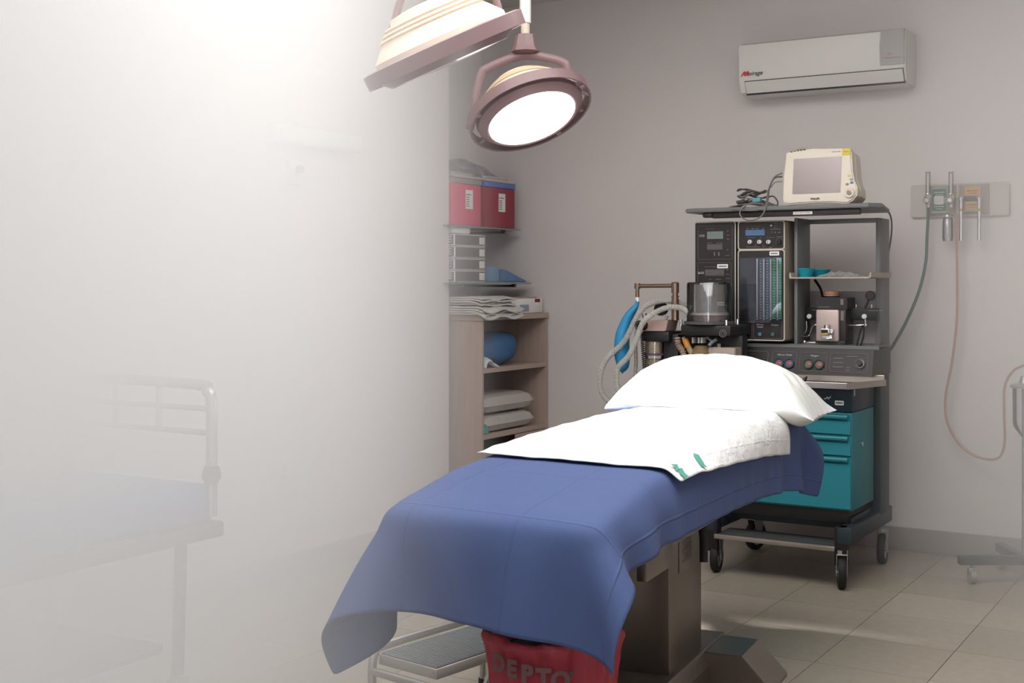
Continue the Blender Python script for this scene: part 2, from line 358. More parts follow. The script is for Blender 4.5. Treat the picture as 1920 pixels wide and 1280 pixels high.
k = NB(); lathe(k, [(.0155, .004), (.0145, .022), (0, .022)], m=q); obj('knob', k, M_blk2, kn)
RX = M(1651, 500, .44).x
# upper cabinet: back columns, side frame, shelf, top shelf
a = NB(); bx(a, M(1629, 0, .44).x, RX, .44, .60, .26, 1.05, .004); bx(a, -.62, RX, .50, .54, .885, .925); obj('rear_column', a, M_slate, am)
a = NB(); prism(a, [(-.60, .22), (M(1648, 655, .22).x, .22), (RX, .44), (RX, .60), (-.60, .60)], 1.045, 1.062, axis='Z', edge=.002)
obj('deck', a, M_grey, am)
TZ = 1.655; zs = M(1560, 522, .22).z
a = NB(); bx(a, RX-.016, RX, .44, .60, 1.06, TZ, .003)                                    # right side sheet
bx(a, RX-.022, RX-.004, .437, .45, 1.06, TZ, .003)
bx(a, -.30, -.284, .25, .44, 1.06, TZ, .003)                                              # left of the bay
bx(a, -.36, RX, .44, .46, TZ-.022, TZ, .003)
obj('side_frame', a, M_grey, am)
a = NB(); bx(a, -.42, RX-.01, .50, .51, 1.06, zs-.06, 0); obj('back_sheet', a, mat('back_sheet_grey', (184, 176, 174), .55, noise=.03), am)
obj('conduit', bx(NB(), M(1500, 0, .56).x, M(1513, 0, .56).x, .56, .59, 1.06, TZ-.02, .004), M_blk2, am)
a = NB()
prism(a, [(-.304, zs), (.062, zs), (.074, zs+.006), (.076, zs+.028), (.070, zs+.028), (.066, zs+.008), (-.296, zs+.006), (-.300, zs+.028), (-.306, zs+.028), (-.308, zs+.006)], .20, .55)
obj('bay_shelf', a, M_beige, am, smooth=False)
# top shelf
zt = 1.686
a = NB(); prism(a, [(-.80, .13), (-.74, .10), (.09, .10), (M(1655, 395, .16).x, .16), (RX, .60), (-.80, .60)], zt, zt+.02, axis='Z', edge=.004); ts = obj('top_shelf', a, M_grey, am)
a = NB(); bx(a, -.66, .045, .125, .15, TZ+.002, zt, .003); bx(a, -.71, -.66, .12, .16, TZ+.006, zt, .008); br = obj('shelf_rail', a, M_black, am)
k = NB(); bx(k, -.262, -.172, .1225, .1245, TZ+.009, TZ+.022); sl = obj('sticker', k, M_label, br); lines(sl, [(-.255, -.18, TZ+.0155, .003)], .1225, mat('red_ink', (150, 60, 60), .6, noise=.03))
# flowmeter tower
FX0, FX1, FY = M(1384, 500, .2).x, M(1471, 500, .2).x, .2
FZ0, FZ1 = M(1430, 638, .2).z, M(1430, 414, .2).z
a = NB(); rbx(a, FX0-.001, FX1+.001, FY+.004, .5, FZ0-.002, FZ1+.002, .012, 0); fl = obj('flowmeter_tower', a, M_beige, am)
a = NB(); rbx(a, FX0+.002, FX1-.002, FY, FY+.01, FZ0+.002, FZ1-.002, .012, 0); obj('front_panel', a, M_black, fl)
zsplit = M(1430, 468, .2).z
obj('edge_trim', frame_line(NB(), FX0+.001, FX1-.001, zsplit+.002, FZ1-.001, FY, .0032, .012), M_trim, fl)
obj('edge_trim', frame_line(NB(), FX0+.001, FX1-.001, FZ0+.001, zsplit-.002, FY, .0032, .012), M_trim, fl)
def plate(name, px0, py0, px1, py1, b, m, parent, th=.002, r=.0):
    p = M(px0, py0, b); q = M(px1, py1, b); a_ = NB()
    z0, z1 = sorted((p.z, q.z)); 
    if r: rbx(a_, p.x, q.x, b-th, b, z0, z1, r, 0)
    else: bx(a_, p.x, q.x, b-th, b, z0, z1)
    return obj(name, a_, m, parent, smooth=False)
fy = FY-.0005
plate('display', 1398, 431, 1434, 441, fy, M_lcdb, fl)
for px in (1407, 1425, 1442):
    c = M(px, 453.5, fy); k = NB(); lathe(k, [(.010, 0), (.0095, .014), (.0075, .016), (0, .016)], m=Matrix.Translation(c) @ Matrix.Rotation(R(90), 4, 'X')); n_ = obj('dial_knob', k, M_white, fl)
    k = NB(); bx(k, c.x-.0015, c.x+.0015, c.y-.0175, c.y-.015, c.z-.006, c.z+.006, m=None); obj('pointer', k, M_ink, n_, smooth=False)
c = M(1461, 453.5, fy); k = NB(); lathe(k, [(.014, 0), (.013, .012), (0, .013)], m=Matrix.Translation(c) @ Matrix.Rotation(R(90), 4, 'X')); obj('black_knob', k, M_blk2, fl)
k = NB(); torus(k, c+Vector((0, -.001, 0)), .017, .0008); obj('knob_ring', k, M_gprint, fl)
c = M(1447, 423, fy); k = NB(); lathe(k, [(.005, 0), (.004, .01), (0, .011)], m=Matrix.Translation(c) @ Matrix.Rotation(R(90), 4, 'X'), seg=14); obj('toggle', k, M_hub, fl)
rows = []
for x0, x1, y_, h in ((1400, 1403, 428.5, .004), (1409, 1415, 428.5, .004), (1418, 1422, 428.5, .004), (1429, 1432, 428.5, .004), (1451, 1458, 418, .0025), (1451, 1456, 423, .0025), (1450, 1458, 427.5, .0025), (1444, 1464, 430, .0025), (1446, 1448, 435.5, .005), (1452, 1455, 435.5, .005), (1459, 1463, 435.5, .005), (1402, 1415, 445.5, .002), (1438, 1452, 445.5, .002), (1456, 1468, 444, .003), (1425, 1428, 445.5, .002), (1400, 1424, 463, .0025), (1430, 1434, 462.5, .0025), (1442, 1448, 464, .0025), (1416, 1419, 459, .002), (1429, 1432, 459, .002)):
    p = M(x0, y_, fy); q = M(x1, y_, fy); rows.append((p.x, q.x, p.z, h))
lines(fl, rows, fy, M_gprint)
p, q = M(1443, 479, fy), M(1461, 471, fy); barcode(fl, p.x, q.x, p.z, q.z, fy)
# flow tubes behind a clear window
wz0, wz1 = M(1430, 600, fy).z, M(1430, 485, fy).z
for x0, x1, c in ((1424, 1430, (56, 74, 96)), (1436, 1443, (56, 74, 96)), (1448, 1457, (38, 128, 96)), (1460, 1466, (38, 128, 96))):
    pl = plate('flow_scale', x0, 484, x1, 598, fy, mat('flow_scale_%d' % c[1], c, .4, noise=.05), fl)
    k = NB(); xm0, xm1 = M(x0, 540, fy).x, M(x1, 540, fy).x
    for i in range(22):
        z = wz0+(wz1-wz0)*(i+.7)/22.5; ww = (.7 if i % 5 else 1.0)*(xm1-xm0)*.35; xm = (xm0+xm1)/2
        bx(k, xm-ww, xm+ww*.4, fy-.0035, fy-.0018, z-.0012, z+.0012)
    o_ = obj('scale_marks', k, M_print, pl, smooth=False); o_['kind'] = 'stuff'
for px in (1420.5, 1433, 1446, 1458.5):
    x = M(px, 540, fy).x; k = NB(); cyl(k, (x, fy-.006, wz0-.004), (x, fy-.006, wz1), .0042, 12); tb = obj('flow_tube', k, mat('flow_tube_glass', (196, 192, 188), .15, noise=.05), fl)
    k = NB(); cyl(k, (x, fy-.006, wz0-.008), (x, fy-.006, wz0+.002), .006, 12); cyl(k, (x, fy-.006, wz0+.010), (x, fy-.0108, wz0+.010), .003, 8); obj('tube_foot', k, M_ink, tb)
a = NB(); bx(a, FX0+.014, FX1-.01, FY-.016, FY-.0135, wz0-.014, wz1+.006, .002); obj('clear_window', a, glass('window_pane', (190, 200, 225), .03, .02, True), fl)
obj('outline', frame_line(NB(), M(1391, 0, fy).x, M(1410, 0, fy).x, M(1400, 634, fy).z, M(1400, 603, fy).z, fy, .0008, .004), M_gprint, fl)
obj('outline', frame_line(NB(), M(1413, 0, fy).x, M(1466, 0, fy).x, M(1440, 634, fy).z, M(1440, 603, fy).z, fy, .0008, .004), M_gprint, fl)
text('lettering', 'Nitrous\nOxide', .0115, M_print, fl, M(1425, 610.5, fy)); text('lettering', 'Oxygen', .0115, M_print, fl, M(1453, 609, fy))
for px, c in ((1426, (60, 130, 170)), (1450, (40, 120, 90))):
    c_ = M(px, 626, fy); k = NB(); lathe(k, [(.0105, 0), (.0105, .012), (.0085, .015), (.0075, .013)], m=Matrix.Translation(c_) @ Matrix.Rotation(R(90), 4, 'X')); n_ = obj('flow_knob', k, M_chrome, fl)
    k = NB(); lathe(k, [(.0078, .013), (0, .0145)], m=Matrix.Translation(c_) @ Matrix.Rotation(R(90), 4, 'X')); o_ = obj('knob_cap', k, mat('cap_%d' % c[0], c, .3, noise=.03), n_); o_['label'] = 'blue cap' if c[0] > 50 else 'green cap'
# left monitor tower
LX0, LX1 = M(1303, 500, .2).x, M(1379, 500, .2).x
LZ0, LZ1 = M(1340, 638, .2).z, M(1340, 416, .2).z
a = NB(); rbx(a, LX0, LX1, FY+.004, .48, LZ0, LZ1, .01, 0); mt = obj('monitor_tower', a, M_dgrey, am)
a = NB(); rbx(a, LX0+.002, LX1-.002, FY-.001, FY+.01, LZ0+.002, LZ1-.002, .01, 0); obj('front_panel', a, M_black, mt)
k = NB(); tube(k, [(LX0+.004, FY, LZ1-.001), (LX1-.012, FY, LZ1-.001), (LX1-.003, FY, LZ1-.004), (LX1-.001, FY, LZ1-.013), (LX1-.001, FY, LZ0+.013), (LX1-.004, FY, LZ0+.004), (LX1-.02, FY, LZ0+.001)], .003, 6); obj('edge_trim', k, M_trim, mt)
plate('display', 1326, 434, 1356, 447.5, fy-.001, M_lcd, mt); plate('display', 1326, 458, 1355, 468, fy-.001, M_lcdd, mt); plate('display', 1322, 505, 1358, 517, fy-.001, M_lcdd, mt)
text('lettering', 'CO2', .014, M_print, mt, M(1316, 442, fy-.001)); text('lettering', 'SpO2', .014, M_print, mt, M(1314, 511.5, fy-.001))
obj('outline', frame_line(NB(), M(1309, 0, fy).x, M(1373, 0, fy).x, M(1340, 486, fy).z, M(1340, 423, fy).z, fy-.001, .0007, .004), M_gprint, mt)
obj('outline', frame_line(NB(), M(1309, 0, fy).x, M(1371, 0, fy).x, M(1340, 560, fy).z, M(1340, 492, fy).z, fy-.001, .0007, .004), M_gprint, mt)
rows = []
for x0, x1, y_, h in ((1363, 1366, 433, .003), (1363, 1367, 441, .003), (1363, 1367, 448, .003), (1363, 1366, 468, .003), (1361, 1368, 479, .003), (1326, 1336, 455.5, .002), (1344, 1355, 455.5, .002), (1324, 1340, 429, .002), (1362, 1366, 506, .003), (1362, 1368, 514, .003), (1362, 1368, 522, .003), (1362, 1368, 529, .003), (1362, 1366, 539, .003), (1362, 1368, 550, .003), (1330, 1334, 523.5, .003), (1342, 1352, 523.5, .003), (1322, 1344, 500, .002), (1339, 1341, 476, .018), (1347, 1349, 476, .018)):
    p = M(x0, y_, fy); q = M(x1, y_, fy); rows.append((p.x, q.x, p.z, h))
lines(mt, rows, fy-.001, M_gprint)
for a_, b_, c_, d_ in ((1345, 503, 1365, 495), (1345, 573, 1367, 566)):
    p, q = M(a_, b_, fy-.001), M(c_, d_, fy-.001); barcode(mt, p.x, q.x, p.z, q.z, fy-.001)
# bellows unit on its black bracket
BY = .02
c = M(1331, 600, BY)
def rz(px, py, b=BY): return M(px, py, b)
a = NB(); bx(a, rz(1290, 0).x, rz(1383, 0).x, BY-.09, .2, rz(1330, 628).z, rz(1330, 608).z, .008); bl = obj('bellows_base', a, M_blk2, am)
k = NB(); q = Matrix.Translation((rz(1369, 0).x, BY-.091, rz(1369, 624).z)) @ Matrix.Rotation(R(90), 4, 'X')
torus(k, q.translation, .016, .0016); torus(k, q.translation, .008, .0014); obj('round_emblem', k, M_gprint, bl)
cx = rz(1330, 560).x; z0, z1 = rz(1330, 600).z, rz(1330, 529).z; rad = (rz(1372, 0).x-rz(1290, 0).x)/2*.97
a = NB(); lathe(a, [(rad*1.12, z0-.018), (rad*1.12, z0-.006), (rad*1.02, z0-.004)], loc=(cx, BY, 0)); obj('clamp_ring', a, M_dgrey, bl)
a = NB(); lathe(a, [(rad, z0-.005), (rad, z1-.008), (rad*.95, z1), (rad*.1, z1+.003)], loc=(cx, BY, 0), seg=40)
lathe(a, [(rad*.97, z0-.005), (rad*.97, z1-.010), (rad*.92, z1-.003), (rad*.1, z1)], loc=(cx, BY, 0), seg=40); obj('clear_canister', a, M_clear, bl)
zb = rz(1330, 590).z
a = NB(); lathe(a, [(rad*.66, z0-.004), (rad*.7, z0+.008), (rad*.76, z0+.012), (rad*.72, z0+.018), (rad*.80, zb-.004), (rad*.8, zb), (0, zb)], loc=(cx, BY, 0)); obj('bellows', a, mat('brown_rubber', (120, 88, 78), .5, noise=.06), bl)
a = NB(); lathe(a, [(rad*.84, zb), (rad*.86, zb+.004), (rad*.84, zb+.008), (0, zb+.008)], loc=(cx, BY, 0)); obj('bellows_top', a, M_white, bl)
a = NB()
for s in (-1, 1):
    for d in (-.07, .07): obj('clamp_screw', cyl(NB(), (cx+s*rad*1.06, BY+d, z0-.03), (cx+s*rad*1.06, BY+d, z0+.004), .006, 10), M_chrome, bl)
# absorber: body, two granule canisters, valve domes, arm and knob
AY = .0
a = NB(); bx(a, rz(1212, 0, AY).x, rz(1264, 0, AY).x, AY-.06, AY+.12, rz(1240, 640, AY).z, rz(1240, 620, AY).z, .01); 
bx(a, rz(1246, 0, AY).x, rz(1275, 0, AY).x, AY-.02, AY+.12, rz(1240, 760, AY).z, rz(1240, 625, AY).z, .008)
bx(a, rz(1275, 0, AY).x, rz(1385, 0, AY).x, AY+.05, AY+.12, rz(1240, 740, AY).z, rz(1240, 626, AY).z, .008)
ab = obj('absorber', a, M_blk2, am)
k = NB(); prism(k, [(rz(1206, 0, AY).x, rz(1206, 601, AY).z), (rz(1263, 0, AY).x, rz(1263, 599, AY).z), (rz(1258, 0, AY).x, rz(1258, 620, AY).z), (rz(1206, 0, AY).x, rz(1206, 619, AY).z)], AY-.065, AY+.06, .003); obj('valve_block', k, mat('rosy_metal', (196, 168, 160), .35, .4, noise=.05), ab)
k = NB(); cyl(k, rz(1219, 609, AY)+Vector((-.012, -.10, 0)), rz(1219, 609, AY)+Vector((0, -.04, 0)), .024, 24); cyl(k, rz(1219, 609, AY)+Vector((-.02, -.06, 0)), rz(1236, 609, AY)+Vector((-.005, -.03, 0)), .022, 20); p_ = obj('pop_off_valve', k, M_blk2, ab)
k = NB(); torus(k, rz(1217, 609, AY)+Vector((-.006, -.102, 0)), .015, .003); obj('valve_ring', k, M_dgrey, p_)
for (y0, y1) in ((628, 661), (667, 700), (706, 740)):
    x0, x1 = rz(1213, 0, AY).x, rz(1245, 0, AY).x; z0_, z1_ = rz(1230, y1, AY).z, rz(1230, y0, AY).z; xc, rr_ = (x0+x1)/2, (x1-x0)/2
    k = NB(); lathe(k, [(rr_, z0_), (rr_, z1_), (rr_*1.04, z1_), (rr_*1.04, z1_+.006)], loc=(xc, AY-.01, 0), seg=30); cn = obj('canister', k, M_clear, ab)
    k = NB(); lathe(k, [(0, z0_), (rr_*.93, z0_), (rr_*.93, z1_-.015), (0, z1_-.012)], loc=(xc, AY-.01, 0), seg=30); gm = obj('granules', k, mat('soda_lime', (196, 176, 148), .9, noise=.35, nscale=140, bump=1, bscale=160), cn)
    k = NB(); lathe(k, [(rr_*1.08, z0_-.012), (rr_*1.08, z0_), (0, z0_)], loc=(xc, AY-.01, 0), seg=30); obj('band', k, mat('mauve_band', (84, 70, 84), .4, noise=.03), cn)
# black dome behind and gauge
k = NB(); lathe(k, [(0, .03), (.03, .026), (.034, .012), (.034, 0), (0, 0)], m=Matrix.Translation(rz(1241, 578, .06)) @ Matrix.Rotation(R(100), 4, 'X')); obj('pressure_gauge', k, M_blk2, ab)
k = NB(); cyl(k, rz(1248, 600, AY), rz(1251, 592, AY), .007, 10); cyl(k, rz(1243, 601, AY-.02), rz(1253, 604, AY-.02), .006, 10); cyl(k, rz(1208, 588, .02), rz(1210, 600, .02), .012, 12); obj('tap', k, M_chrome, ab)
# bag arm
k = NB(); p0 = rz(1266, 600, AY); p1 = rz(1266, 560, AY)
cyl(k, p0, p1, .0175, 24); cyl(k, p1, rz(1266, 549, AY), .013, 20); cyl(k, rz(1266, 558, AY), rz(1266, 554, AY), .018, 24)
cyl(k, rz(1266, 549, AY), rz(1266, 530, AY), .018, 24); lathe(k, [(.018, 0), (.012, .004), (0, .004)], loc=rz(1266, 530, AY), seg=24)
cyl(k, rz(1266, 535.5, AY), rz(1194, 536, AY), .0095, 16)
cyl(k, rz(1195, 541, AY), rz(1195, 531, AY), .0145, 22); cyl(k, rz(1195, 558, AY), rz(1195, 541, AY), .0095, 18)
arm = obj('bag_arm', k, M_brass, am)
k = NB(); cyl(k, rz(1195, 565, AY), rz(1195, 557, AY), .011, 18); obj('bag_collar', k, M_white, arm)
bag = tag(obj('breathing_bag', tube(NB(), [rz(1195, 562, AY), rz(1193, 573, AY), rz(1178, 595, AY), rz(1168, 625, AY), rz(1166, 655, AY), rz(1168, 680, AY), rz(1167, 694, AY), rz(1167, 700, AY)],
        lambda t: float(np.interp(t, [0, .12, .25, .45, .62, .78, .88, .93, 1], [.011, .012, .026, .042, .046, .034, .018, .006, .005])), 20, smooth=8, flat=.8), mat('blue_rubber', (48, 140, 190), .42, noise=.05, nscale=8), loc=WO), 'blue rubber breathing bag hanging from the metal arm', 'breathing bag'); bag.rotation_euler = (0, 0, -YAW)
# corrugated hoses
def corr(pts, r, name, m, parent=None, amp=.12, pitch=.006, smooth=14, flat=1):
    P = spline(pts, smooth); Ln = sum((b-a).length for a, b in zip(P, P[1:])); n = int(Ln/pitch*2)
    cum = [0]; 
    for a, b in zip(P, P[1:]): cum.append(cum[-1]+(b-a).length)
    Q = []
    for i in range(n+1):
        s = cum[-1]*i/n; j = min(max(int(np.searchsorted(cum, s))-1, 0), len(P)-2); f = (s-cum[j])/max(1e-9, cum[j+1]-cum[j]); Q.append(P[j].lerp(P[j+1], min(1, max(0, f))))
    return obj(name, tube(NB(), Q, lambda t: r*(1+amp*(1 if int(round(t*n)) % 2 else -1)), 12), m, parent)
hs = thing('breathing_hoses', 'pair of clear corrugated breathing hoses looping down beside the blue bag', 'hose', WO, -YAW)
corr([rz(1296, 590, -.02), rz(1275, 577, -.07), rz(1250, 577, -.10), rz(1225, 588, -.12), rz(1205, 606, -.12), rz(1192, 640, -.11), rz(1178, 668, -.10), rz(1160, 688, -.10), rz(1156, 710, -.10), rz(1160, 738, -.10), rz(1172, 765, -.10)], .0125, 'hose', M_tubec, hs)
corr([rz(1296, 578, .04), rz(1270, 566, .02), rz(1242, 564, .01), rz(1215, 572, -.02), rz(1195, 592, -.04), rz(1170, 640, -.06), rz(1140, 670, -.07), rz(1126, 700, -.07), rz(1128, 735, -.07), rz(1150, 762, -.07)], .0125, 'hose', M_tubec, hs)
corr([rz(1196, 600, .03), rz(1192, 640, .05), rz(1192, 690, .05), rz(1185, 730, .05), rz(1170, 762, .05)], .009, 'hose', M_tubec, hs)
# black coiled cord
cp = []
for i in range(24*16+1):
    t = i/(24*16); a = i/16*2*math.pi; b = rz(1204+6*t, 624+88*t, -.07); cp.append(b+Vector((math.cos(a)*.009, math.sin(a)*.009, 0)))
tag(obj('coiled_cord', tube(NB(), cp, .0022, 6), M_blk2, loc=WO, rotz=-YAW), 'black coiled cord hanging left of the granule canisters', 'cord')
# grey ribbed hose and orange-tipped hose under bellows
corr([rz(1270, 632, -.04), rz(1272, 646, -.04), rz(1281, 662, -.05), rz(1284, 690, -.05)], .014, 'ribbed_hose', mat('grey_ribbed', (150, 130, 116), .5, noise=.05), am, .22, .012)
k = NB(); tube(k, [rz(1281, 632, -.03), rz(1288, 645, -.03), rz(1297, 662, -.03), rz(1318, 690, -.03)], lambda t: .010+.008*t, 14, smooth=5); oh = obj('sample_hose', k, mat('beige_hose', (150, 132, 110), .5, noise=.05), am)
k = NB(); tube(k, [rz(1284, 636, -.032), rz(1287, 643, -.032), rz(1290, 651, -.032)], .015, 14, smooth=3); obj('orange_cuff', k, mat('orange_cuff', (196, 128, 44), .45, noise=.05), oh)
k = NB()
for px in (1300, 1311, 1317): obj('white_tab', bx(NB(), rz(px, 0, -.0).x, rz(px+3, 0, -.0).x, -.02, .03, rz(px, 643, 0).z, rz(px, 632, 0).z, .002), M_white, am)
k = NB(); tube(k, [rz(1326, 632, -.03), rz(1334, 640, -.04), rz(1330, 646, -.04)], .006, 10, smooth=3); tube(k, [rz(1344, 636, -.04), rz(1337, 640, -.04), rz(1329, 648, -.05)], .008, 10, smooth=3); obj('tube_connector', k, mat('blue_grey_plastic', (110, 112, 120), .4, noise=.05), am)
k = NB(); lathe(k, [(0, -.05), (.05, -.05), (.058, -.02), (.055, .02), (.03, .05), (0, .055)], loc=rz(1316, 668, .0)); obj('face_mask', k, mat('amber_plastic', (120, 100, 70), .35, noise=.2, nscale=20), am)
k = NB(); p = rz(1332, 650, -.0); q = rz(1385, 690, -.0); prism(k, [(p.x, p.z), (q.x-.005, p.z), (q.x-.012, q.z), (p.x+.006, q.z)], -.03, .06, .004); cyl(k, rz(1348, 652, 0), rz(1348, 644, 0), .009, 12); obj('grey_box', k, M_beige, am)
# vaporizer and manifold in the bay
VY = .30
a = NB(); zm0, zm1 = M(1560, 600, VY).z, M(1560, 577, VY).z
bx(a, M(1486, 0, VY+.06).x, M(1643, 0, VY+.06).x, VY+.06, VY+.12, zm0, zm1, .003); mf = obj('vaporizer_manifold', a, M_blk2, am)
lines(mf, [(-.25, -.19, zm1-.012, .004), (.02, .085, zm1-.012, .004)], VY+.059, M_gprint)
for px in (1518, 1621):
    c = M(px, 593, VY+.06); k = NB(); lathe(k, [(.012, 0), (.011, .01), (0, .012)], m=Matrix.Translation(c) @ Matrix.Rotation(R(90), 4, 'X')); obj('port_button', k, M_white, mf)
for px in (1503, 1531, 1596, 1605, 1634):
    c = M(px, 576, VY+.09); k = NB(); lathe(k, [(.008, -.006), (.008, 0), (.0045, .003), (.0045, .013), (0, .015)], loc=c, seg=14); obj('port_valve', k, M_chrome, mf)
k = NB(); tube(k, [M(1512, 602, VY+.05), M(1512, 617, VY+.05), M(1507, 625, VY+.05), M(1490, 627, VY+.05)], .0035, 8, smooth=5)
tube(k, [M(1540, 609, VY+.05), M(1525, 610, VY+.05), M(1520, 620, VY+.05), M(1514, 630, VY+.05), M(1490, 631, VY+.05)], .0035, 8, smooth=5)
tube(k, [M(1580, 609, VY+.05), M(1600, 610, VY+.05), M(1625, 609, VY+.05)], .0035, 8); cyl(k, M(1622, 598, VY+.05), M(1622, 612, VY+.05), .006, 10); obj('steel_pipe', k, M_chrome, mf)
vp = NB(); x0, x1 = M(1534, 0, VY).x, M(1578, 0, VY).x; x2 = M(1592, 0, VY).x
zv0, zv1, zv2 = M(1555, 641, VY).z, M(1555, 580, VY).z, M(1555, 557, VY).z
rbx(vp, x0, x2, VY-.03, VY+.1, zv1, zv2, .006, .002); bx(vp, x1-.004, x2-.008, VY-.028, VY+.1, zv0, zv1, .004); bx(vp, x0-.004, x2-.01, VY-.03, VY+.1, zv0-.006, zv0+.006, .002)
va = obj('vaporizer', vp, M_black, am)
a = NB(); bx(a, x0+.001, x1-.002, VY-.04, VY+.06, zv0+.004, zv1, .008); obj('vaporizer_body', a, mat('rosy_satin_metal', (188, 168, 164), .4, .3, noise=.04), va)
a = NB(); cxv = (x0+x1)/2+.002; lathe(a, [(.036, zv2-.002), (.036, zv2+.008), (.034, zv2+.012), (.036, zv2+.014), (.034, zv2+.028), (0, zv2+.03)], loc=(cxv, VY+.02, 0)); obj('dial', a, mat('tan_cap', (168, 128, 104), .5, noise=.05), va)
a = NB(); lathe(a, [(.037, zv2-.004), (.037, zv2+.006)], loc=(cxv, VY+.02, 0)); obj('dial_ring', a, M_blk2, va)
lines(va, [(x0+.012, x0+.065, zv1+.012, .004)], VY-.0305, M_gprint)
k = NB(); bx(k, x1+.004, x1+.018, VY-.0315, VY-.03, zv2-.035, zv2-.008, .001); bx(k, x1+.004, x1+.018, VY-.0295, VY-.027, zv1-.05, zv1-.006, .001); o_ = obj('sticker', k, M_gprint, va, smooth=False)
k = NB(); xv = cxv; zk = M(1553, 622, VY).z
bx(k, xv-.022, xv+.018, VY-.075, VY-.035, zk-.016, zk+.018, .003); bx(k, xv-.022, xv+.028, VY-.065, VY-.035, zk-.038, zk-.014, .002); cyl(k, (xv, VY-.05, zk+.018), (xv, VY-.05, zk+.034), .014, 18); bx(k, xv+.016, xv+.03, VY-.06, VY-.04, zk-.01, zk+.014, .002); fl2 = obj('filler_block', k, M_chrome, va)
k = NB(); bx(k, xv-.019, xv+.013, VY-.077, VY-.075, zk-.003, zk+.012); o_ = obj('filler_label', k, M_blk2, fl2)
k = NB(); bx(k, xv-.019, xv+.013, VY-.077, VY-.075, zk-.010, zk-.004); obj('yellow_band', k, mat('yellow_band', (206, 160, 40), .5, noise=.03), fl2, smooth=False)
k = NB(); bx(k, M(1484, 0, VY).x, M(1505, 0, VY).x, VY+.04, VY+.14, 1.062, 1.075, .002); bx(k, M(1512, 0, VY).x, M(1585, 0, VY).x, VY-.01, VY+.12, 1.062, 1.072, .002); obj('drip_plate', k, M_chrome, am)
k = NB(); lathe(k, [(0, .012), (.018, .011), (.022, .006), (.022, -.006), (.018, -.011), (0, -.012)], m=Matrix.Translation(M(1632, 554, .26)) @ Matrix.Rotation(R(90), 4, 'X')); cyl(k, M(1630, 560, .26), M(1622, 578, .26), .006, 10); sc = obj('stethoscope_head', k, M_blk2, am)
k = NB(); tube(k, [M(1607, 520, .3), M(1612, 540, .3), M(1620, 553, .3)], .001, 6); bm_ = NB(); k.free(); bm_.free()
k = NB(); tube(k, [M(1618, 609, .25), M(1612, 625, .25), M(1606, 650, .25)], .004, 8, smooth=4); tube(k, [M(1620, 609, .24), M(1619, 630, .24), M(1613, 650, .24)], .004, 8, smooth=4); obj('black_tube', k, M_blk2, am)
k = NB(); tube(k, [M(1528, 525, .4), M(1538, 540, .36), M(1542, 555, .30)], .006, 8, smooth=4); obj('black_tube', k, M_blk2, am)
# ------------------------------------------------------------------ things on the machine
def local(o): o.location = WO; o.rotation_euler = (0, 0, -YAW); return o
# patient monitor
pm = thing('patient_monitor', 'cream bedside patient monitor with bright reflective screen and round side knob', 'monitor', WO, -YAW)
PY = .16
MQ = lambda px, py, b=PY: M(px, py, b)
ol = [(1470, 285), (1486, 280), (1514, 277), (1590, 276), (1593, 285), (1596, 320), (1600, 338), (1606, 350), (1606, 366), (1598, 376), (1588, 382), (1560, 380), (1530, 380), (1500, 382), (1478, 384), (1470, 381), (1467, 374), (1467, 330)]
k = NB(); prism(k, [(MQ(*p).x, MQ(*p).z) for p in ol], PY, PY+.05, .006); fb = obj('front_bezel', k, mat('cream_plastic', (214, 204, 190), .42, noise=.02), pm)
k = NB(); prism(k, [((MQ(*p).x-MQ(1535, 330).x)*.93+MQ(1540, 330).x, (MQ(*p).z-MQ(1535, 330).z)*.93+MQ(1535, 330).z) for p in ol], PY+.05, PY+.15, .008); obj('rear_housing', k, mat('cream_plastic', (214, 204, 190)), pm)
p, q = MQ(1485, 364), MQ(1575, 295)
k = NB(); prism(k, [(MQ(1485, 297).x, MQ(1485, 297).z), (MQ(1575, 292).x, MQ(1575, 292).z), (MQ(1574.5, 361).x, MQ(1574, 360.5).z), (MQ(1485, 364).x, MQ(1485, 364).z)], PY-.002, PY+.004); obj('screen', k, mat('glossy_screen', (128, 120, 120), .27, .9, noise=.02, nscale=2), pm, smooth=False)
k = NB(); p, q = MQ(1479, 389), MQ(1592, 378); bx(k, p.x+.012, q.x-.012, PY+.01, PY+.13, zt+.0195, q.z, .006); obj('base', k, M_beige, pm)
k = NB(); c = MQ(1592, 361.5); lathe(k, [(.024, 0), (.024, .006), (.021, .009), (.012, .007), (.0115, .013), (0, .014)], m=Matrix.Translation(c) @ Matrix.Rotation(R(90), 4, 'X')); kn = obj('control_knob', k, mat('cream_plastic', (214, 204, 190)), pm)
k = NB(); lathe(k, [(.0095, .0135), (.009, .018), (0, .019)], m=Matrix.Translation(c) @ Matrix.Rotation(R(90), 4, 'X')); obj('knob_cap', k, mat('taupe', (136, 126, 118), .4, noise=.03), kn)
p, q = MQ(1575.5, 290), MQ(1591, 276.5); k = NB(); bx(k, p.x, q.x, PY-.002, PY+.001, p.z, q.z, .001); o_ = obj('badge', k, mat('yellow_badge', (206, 190, 70), .5, noise=.03), pm); lines(o_, [(p.x+.006, q.x-.008, (p.z+q.z)/2+.001, .006)], PY-.002, mat('orange_ink', (200, 130, 50), .6, noise=.03))
text('lettering', 'PHILIPS', .013, M_ink, pm, MQ(1528, 373)+Vector((0, -.001, 0)), bold=.0004); lines(pm, [(MQ(1556, 0).x, MQ(1573, 0).x, MQ(1560, 283).z, .003)], PY-.0005, M_gprint)
